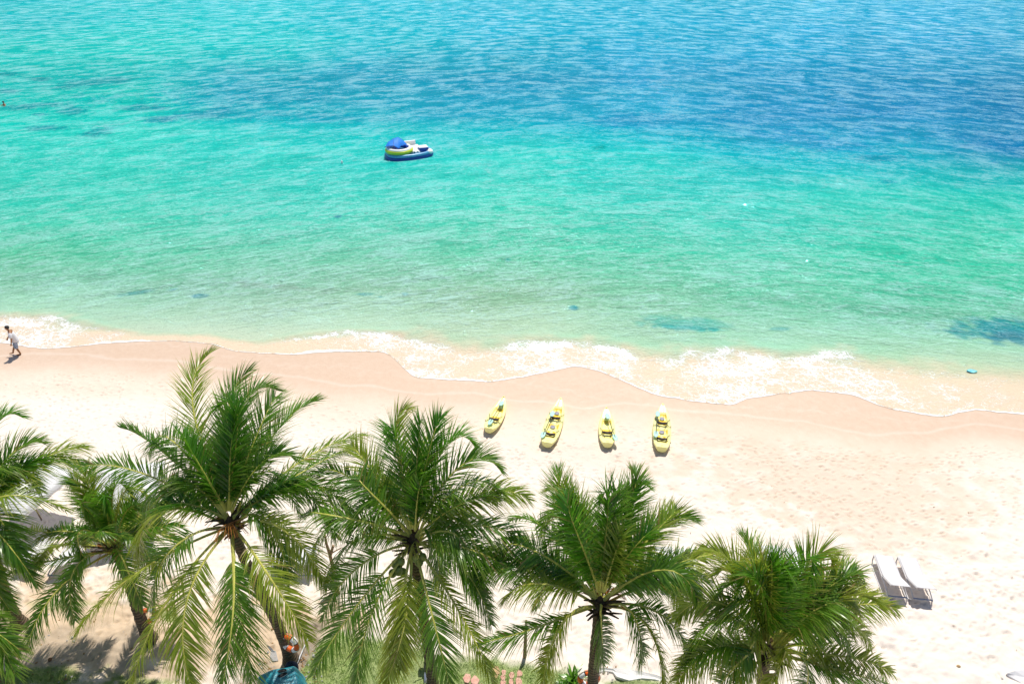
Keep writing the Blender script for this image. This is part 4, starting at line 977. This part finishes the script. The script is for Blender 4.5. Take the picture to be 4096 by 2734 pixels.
# red and white strip tied round the trunk
M_strip = NT('strip'); vv = M_strip.n('ShaderNodeTexVoronoi'); vv.inputs['Scale'].default_value = 14; M_strip.l(M_strip.n('ShaderNodeTexCoord').outputs['Object'], vv.inputs[0])
M_strip.l(M_strip.mix(M_strip.rng(vv.outputs['Distance'], .33, .37), (.62, .02, .03), (.82, .78, .76)), M_strip.p.inputs['Base Color']); M_strip = M_strip.m
mb = MB(); pts = [G(1080,2543,1.75)+Vector((0,-.30,0)), G(1090,2556,1.66)+Vector((0,-.30,0)), G(1101,2568,1.57)+Vector((0,-.30,0)), G(1109,2574,1.52)+Vector((0,-.28,0))]
hw_ = [.01, .05, .06, .03]; P = [[p+Vector((w_*.8, 0, w_*.6)), p-Vector((w_*.8, 0, w_*.6))] for p, w_ in zip(pts, hw_)]; mb.grid(P)
tag(mb.build('warning_strip', M_strip, solid=.006), 'torn red and white strip tied to the tallest palm trunk', 'strip')

# ------------------------------------------------------------------ bits on the ground
M_pvc = simple('white_pipe', (.72, .72, .74), .5, .1, 6); a = G(1189,2650,.05); b = G(1232,2552,.12); mb = MB(); mb.tube([a, (a+b)/2+Vector((0,0,.02)), b], .022, n=8)
tag(mb.build('pipe', M_pvc), 'thin white pipe lying along the edge of the lawn', 'pipe')
M_conc = simple('grey_slab', (.42, .40, .38), .85, .2, 10, bump=.01); o = MB()
P = [G(1083,2598,.06), G(1104,2602,.06), G(1113,2640,.06), G(1092,2642,.06), G(1079,2628,.06)]; low = [v-Vector((0,0,.10)) for v in P]
o.add(P+low, [(4,3,2,1,0)]+[(i, (i+1) % 5, 5+(i+1) % 5, 5+i) for i in range(5)]); tag(o.build('stone_slab', M_conc, smooth=False), 'flat grey stone slab on the ground left of the tallest palm foot', 'slab')
M_wb = simple('white_plaster', (.80, .78, .76), .7, .06, 5, bump=.01)
def strip_wall(pts, wpx, h, name, label, cat, mat):
    mb = MB(); P = []
    for (x, y), w_ in zip(pts, wpx):
        p = G(x, y, h); p2 = G(x-w_*.1, y+w_*1.3, .035); P.append([Vector((p.x, p.y+.03, -.05)), p, (p+p2)/2+Vector((0, 0, -.02)), Vector((p2.x, p2.y, .035)), Vector((p2.x, p2.y-.02, -.05))])
    mb.grid(P); return tag(mb.build(name, mat, smooth=False, solid=.01), label, cat)
strip_wall([(2385,2672),(2420,2668),(2452,2672),(2470,2670),(2520,2675),(2570,2684),(2620,2695),(2665,2712)], [12,10,10,26,34,20,15,12], .10, 'low_kerb', 'white painted kerb half buried in sand right of the upright palm', 'kerb', M_wb)
strip_wall([(4030,2690),(4060,2680),(4110,2675),(4160,2672)], [8,26,50,64], .13, 'white_sheet', 'white sheet corner lying on the sand in the lower right corner', 'sheet', M_white)
# stepping stones in the lawn
STL = ['large pale tan flagstone at the upper left of the stepping stones in the lawn', 'small pinkish flagstone just right of the large tan one', 'pinkish flagstone in the upper row, left of the reddest one',
 'reddish flagstone at the upper right end of the stepping stones', 'small pinkish flagstone in the middle of the stepping stones, below the upper row', 'pinkish flagstone in the bottom row, left of its right end',
 'wide reddish flagstone at the lower right end of the stepping stones', 'small tan flagstone just below the large tan one', 'broad reddish flagstone under the drooping frond, leftmost of the stepping stones',
 'broad reddish flagstone under the drooping frond, second from the left', 'pinkish flagstone cut by the bottom edge, below the middle stepping stone']
M_pink = simple('pink_paver', (.60, .30, .24), .85, .35, 9, bump=.01, col2=(.66, .42, .32)); M_tanp = simple('tan_paver', (.62,.42,.22), .85, .3, 9)
for k, (x, y, s, la) in enumerate(((1985,2682,34,'tan'),(2015,2689,22,'pink'),(2047,2699,24,'pink'),(2078,2694,26,'pink'),(2012,2710,22,'pink'),(2045,2727,22,'pink'),(2075,2726,32,'pink'),(1982,2705,20,'tan'),(1870,2712,34,'pink'),(1900,2722,34,'pink'),(2012,2732,24,'pink'))):
    rg = np.random.RandomState(60+k); p = G(x, y, 0); r_ = s/2/128; n = 7; top = []
    for j in range(n):
        a = 2*math.pi*j/n+rg.rand()*.5; top.append(Vector((r_*(.8+.4*rg.rand())*math.cos(a), r_*1.3*(.8+.4*rg.rand())*math.sin(a), .035)))
    low = [v*1.05-Vector((0, 0, .07)) for v in top]; mb = MB(); mb.add(top+low, [tuple(range(n))]+[(i, n+i, n+(i+1) % n, (i+1) % n) for i in range(n)])
    o = mb.build('stepping_stone', M_tanp if la == 'tan' else M_pink, smooth=False); o.location = (p.x, p.y, .01)
    tag(o, STL[k], 'paving stone', 'stepping stones in the lawn')
# thin bare trees between the palms
M_bark = simple('thin_bark', (.42, .27, .15), .9, .4, 14, bump=.02, col2=(.20, .13, .08))
def thin_tree(pts, base, rad, label, stubs=()):
    B = G(*base, 0); root = empty('young_tree', B, 0, label, 'tree'); W = [G(x, y, h)-B for x, y, h in pts]
    mb = MB(); mb.tube([Vector((0, 0, -.05))]+W, rad, n=9); mb.build('trunk', M_bark, root)
    for s in stubs:
        mb = MB(); mb.tube([G(x, y, h)-B for x, y, h in s[:-1]], s[-1], n=8); mb.build('branch', M_bark, root)
    return root
thin_tree([(1342,2330,.5),(1330,2262,1.1),(1319,2215,1.6),(1306,2175,2.0),(1300,2140,2.4)], (1352,2375), [.085,.075,.065,.06,.05,.04],
   'thin bare tree with a sawn off orange branch, between the two tallest palms', [[(1322,2222,1.55),(1327,2200,1.75),(1333,2180,1.95),.05],[(1344,2306,.7),(1310,2294,1.0),(1262,2288,1.3),(1238,2284,1.45),.018],[(1320,2215,1.6),(1345,2200,1.75),(1365,2190,1.85),.022]])
thin_tree([(2101,2575,.7),(2103,2520,1.2),(2105,2480,1.6)], (2098,2628), [.065,.06,.05,.04], 'thin bare trunk standing in the sand behind the fronds of the upright palm')
# drooping stray leaves of the thin tree are left to the palms; plants and grass next
M_plant = leaf_mat('bright_leaf', (.06, .24, .02), (.16, .34, .03), (.30, .36, .05), .35, (.25, .50, .04))
def plant(px, py, s, label, nl=46, seed=1, cat='plant'):
    rg = np.random.RandomState(seed); p = G(px, py, 0); mb = MB()
    for k in range(nl):
        a = rg.rand()*6.28; el = R(rg.uniform(15, 80)); d = Vector((math.cos(a)*math.cos(el), math.sin(a)*math.cos(el), math.sin(el))); q0 = Vector((rg.normal(0, .1)*s, rg.normal(0, .1)*s, .1*s*rg.rand()))
        side = d.cross(Vector((0, 0, 1))).normalized(); Lf = s*rg.uniform(.4, .8); P = []
        for t in (0, .3, .65, 1):
            w_ = .05*s*math.sin(math.pi*min(.98, .1+.9*t))+.002; c_ = q0+d*Lf*t-Vector((0, 0, .25*Lf*t*t)); P.append([c_-side*w_, c_+side*w_])
        mb.grid(P)
    o = mb.build('plant', M_plant); o.location = p; at = o.data.attributes.new('lf', 'FLOAT_COLOR', 'POINT'); b_ = np.zeros((len(mb.v), 4), np.float32); b_[:, 1] = rg.rand(len(mb.v))*.9; at.data.foreach_set('color', b_.ravel())
    return tag(o, label, cat)
plant(2296, 2722, .75, 'bright green leafy plant left of the life ring at the upright palm', 60, 3)
plant(2176, 2682, .30, 'tiny dark green seedling at the upper edge of the lawn', 9, 5)
plant(2250, 2742, .5, 'low green plant at the bottom edge beside the bright leafy one', 30, 7)

M_gr = leaf_mat('grass_blade', (.08, .22, .02), (.18, .34, .03), (.34, .36, .08), .3, (.25, .40, .06))
rg = np.random.RandomState(5); pts = []
def in_grass(x, y):
    px, py = PX(x, y); a, b = np.searchsorted(uy, y), np.searchsorted(ux, x/(.75*(.839*max(y, 8)+11.7)))
    if not (0 < a < GW.shape[0] and 0 < b < GW.shape[1]): return 0
    return GW[a, b]
V = []; Fg = []; A = []
X_ = rg.uniform(-17, 6, 230000); Y_ = rg.uniform(11.7, 16.5, 230000); px_, py_ = PX(X_, Y_)
ai = np.clip(np.searchsorted(uy, Y_), 0, GW.shape[0]-1); bi = np.clip(np.searchsorted(ux, X_/(.75*(.839*Y_+11.7))), 0, GW.shape[1]-1)
keep = (rg.rand(len(X_)) < GW[ai, bi]**1.5*(.35+.9*(med[ai, bi] > .47))) & (px_ > -60) & (px_ < 2700) & (py_ < 2790)
X_, Y_ = X_[keep], Y_[keep]; Zb = Z[ai[keep], bi[keep]]; n = len(X_); print('GRASS', n)
an = rg.rand(n)*6.28; hgt = rg.uniform(.03, .085, n); bx = rg.normal(0, .03, n); by = rg.normal(0, .03, n); w_ = .006
Vv = np.zeros((n, 3, 3)); Vv[:, 0] = np.stack([X_-w_*np.cos(an), Y_-w_*np.sin(an), Zb-.005], -1); Vv[:, 1] = np.stack([X_+w_*np.cos(an), Y_+w_*np.sin(an), Zb-.005], -1); Vv[:, 2] = np.stack([X_+bx, Y_+by, Zb+hgt], -1)
me = bpy.data.meshes.new('grass'); me.vertices.add(n*3); me.vertices.foreach_set('co', Vv.astype(np.float32).ravel()); me.loops.add(n*3); me.loops.foreach_set('vertex_index', np.arange(n*3, dtype=np.int32))
me.polygons.add(n); me.polygons.foreach_set('loop_start', np.arange(0, n*3, 3, dtype=np.int32)); me.update(calc_edges=True)
at = me.attributes.new('lf', 'FLOAT_COLOR', 'POINT'); b_ = np.zeros((n*3, 4), np.float32); b_[2::3, 0] = 1; b_[:, 1] = np.repeat(rg.rand(n)*.95, 3); at.data.foreach_set('color', b_.ravel())
me.materials.append(M_gr); o = bpy.data.objects.new('grass', me); sc.collection.objects.link(o); tag(o, 'short green and straw coloured grass of the lawn and its loose tufts', 'grass', kind='stuff')

# ------------------------------------------------------------------ bicycle behind the second palm trunk
M_tyre = simple('tyre', (.02, .02, .02), .8, .2, 9); M_chr = simple('chrome', (.6, .6, .62), .25, .1, 9, metal=.9); M_bk = simple('bike_paint', (.05, .06, .07), .4, .2, 9)
bp = G(1712, 2700, 0); bike = empty('bicycle', bp, R(97), 'dark bicycle parked on the lawn behind the palm with the coconuts', 'bicycle')
for x in (-.52, .52):
    RM = Matrix.Rotation(R(90), 3, 'X'); mb = MB(); mb.torus((x, 0, .34), .325, .018, 32, 6, M=RM); wh = mb.build('wheel', M_tyre, bike)
    mb = MB()
    for k in range(16): a = k*math.pi/8; mb.tube([(x, 0, .34), (x+.30*math.cos(a), 0, .34+.30*math.sin(a))], .003, n=3)
    mb.build('spokes', M_chr, wh)
mb = MB(); pr = [((-.52,0,.34),(-.12,0,.30)), ((-.12,0,.30),(-.22,0,.82)), ((-.20,0,.72),(.36,0,.80)), ((-.12,0,.30),(.38,0,.70)), ((-.52,0,.34),(-.20,0,.72)), ((.52,0,.34),(.35,0,.92))]
for a, b in pr: mb.tube([a, b], .018, n=6)
mb.build('frame', M_bk, bike)
mb = MB(); mb.tube([(.28,-.30,1.02),(.34,-.16,1.0),(.36,0,.96),(.34,.16,1.0),(.28,.30,1.02)], .014, n=6); hb = mb.build('handlebar', M_chr, bike)
mb = MB(); mb.ell((.40,0,.88), (.05,.055,.05), 10, 8); mb.build('headlamp', M_chr, bike)
mb = MB(); mb.ell((-.24,0,.86), (.14,.08,.035), 12, 6); mb.build('saddle', M_blk, bike)
mb = MB(); mb.box((-.52,0,.76), (.36,.16,.02), bev=.005); mb.build('rear_rack', M_chr, bike)
mb = MB(); mb.box((.50,0,.78), (.26,.34,.22), bev=.03, taper=1.15); mb.build('front_basket', M_pvc, bike)

# ------------------------------------------------------------------ floating things
M_cy = simple('cyan_plastic', (.0, .42, .66), .5, .3, 6, col2=(.25,.72,.66))
fl = MB(); p = G(3886,1487,.02); P = []
for i in range(9):
    t = i/8*2-1; P.append([Vector((t*.28, u*.13*math.sqrt(max(.02, 1-t*t))*1.2, .03+.05*math.sin(3*t+2*u)*(1-u*u*.5))) for u in (-1, -.5, 0, .5, 1)])
fl.grid(P); o = fl.build('plastic_bag', M_cy, solid=.01, sub=1); o.location = p+Vector((0, 0, .04)); tag(o, 'bright cyan plastic bag floating in the shallows at the right', 'bag')
bu = MB(); p = G(1367,648,.1); bu.ell((0,0,0), (.11,.11,.13), 12, 8); bu.tube([(0,0,.10),(0,0,.20)], .025, n=6); o = bu.build('buoy', M_rw); o.location = p; tag(o, 'small white buoy floating left of the raft', 'buoy')

# pebbles, leaves, husks one can tell apart
M_st = simple('tan_stone', (.46, .30, .14), .8, .3, 9, bump=.01); M_hk = simple('brown_husk', (.20, .11, .05), .9, .4, 9); M_dl = simple('dry_leaf', (.34, .20, .08), .8, .3, 9)
def lump(px, py, r_, mat, name, label, cat, seed, group=None, fl=.6):
    rg = np.random.RandomState(seed); mb = MB(); P = []
    for i in range(8):
        th = math.pi*i/7; P.append([Vector((r_*(.85+.3*rg.rand())*math.sin(th)*math.cos(a), r_*.7*(.85+.3*rg.rand())*math.sin(th)*math.sin(a), r_*fl*math.cos(th))) for a in [2*math.pi*k/9 for k in range(9)]])
    mb.grid(P, closed=True); o = mb.build(name, mat); o.location = G(px, py, r_*.3); o.rotation_euler = (0, 0, rg.rand()*3); return tag(o, label, cat, group)
lump(3834, 2663, .075, M_st, 'stone', 'tan stone on open sand near the lower right corner', 'stone', 1)
lump(4008, 2712, .05, M_conc, 'stone', 'small grey stone on the sand just left of the white sheet', 'stone', 2)
lump(199, 2636, .085, M_hk, 'coconut_husk', 'brown husk on shaded sand at the lower left', 'husk', 4); lump(198, 2578, .07, M_hk, 'coconut_husk', 'dark brown husk in the shade above the grass at lower left', 'husk', 5)
lump(683, 2514, .09, M_conc, 'stone', 'pale stone on the sand right of the small palm foot', 'stone', 6); lump(620, 2538, .085, M_conc, 'stone', 'grey stone touching the foot of the small ragged palm', 'stone', 9)
lump(1255, 2622, .08, M_conc, 'stone', 'whitish stone in the dark gravel beside the white pipe', 'stone', 7); lump(1184, 2632, .07, M_conc, 'stone', 'small pale stone right of the tallest palm foot', 'stone', 8)
rg = np.random.RandomState(33); mb = MB()
DB = [(rg.uniform(1150, 1290), rg.uniform(2560, 2734)) for _ in range(130)] + [(rg.uniform(850, 1120), rg.uniform(2600, 2734)) for _ in range(90)] + [(rg.uniform(0, 1100), rg.uniform(2400, 2734)) for _ in range(170)] + [(rg.uniform(2400, 2900), rg.uniform(2650, 2734)) for _ in range(30)]
for k, (x, y) in enumerate(DB):
    p = G(x, y, .012); r_ = rg.uniform(.012, .04); mb.cur = int(rg.rand() < .5)
    mb.ell(p, (r_*1.3, r_, r_*.6), 6, 4, M=Matrix.Rotation(rg.rand()*3, 3, 'Z'))
for k in range(110):
    x, y = rg.uniform(600, 4096), rg.uniform(1950, 2734)
    p = G(x, y, .012); a = rg.rand()*6; mb.cur = 1; mb.ell(p, (rg.uniform(.02, .06), .012, .008), 6, 4, M=Matrix.Rotation(a, 3, 'Z'))
tag(mb.build('beach_litter', [M_conc, M_dl]), 'scattered pebbles and dry leaf scraps on the sand and earth', 'litter', kind='stuff')
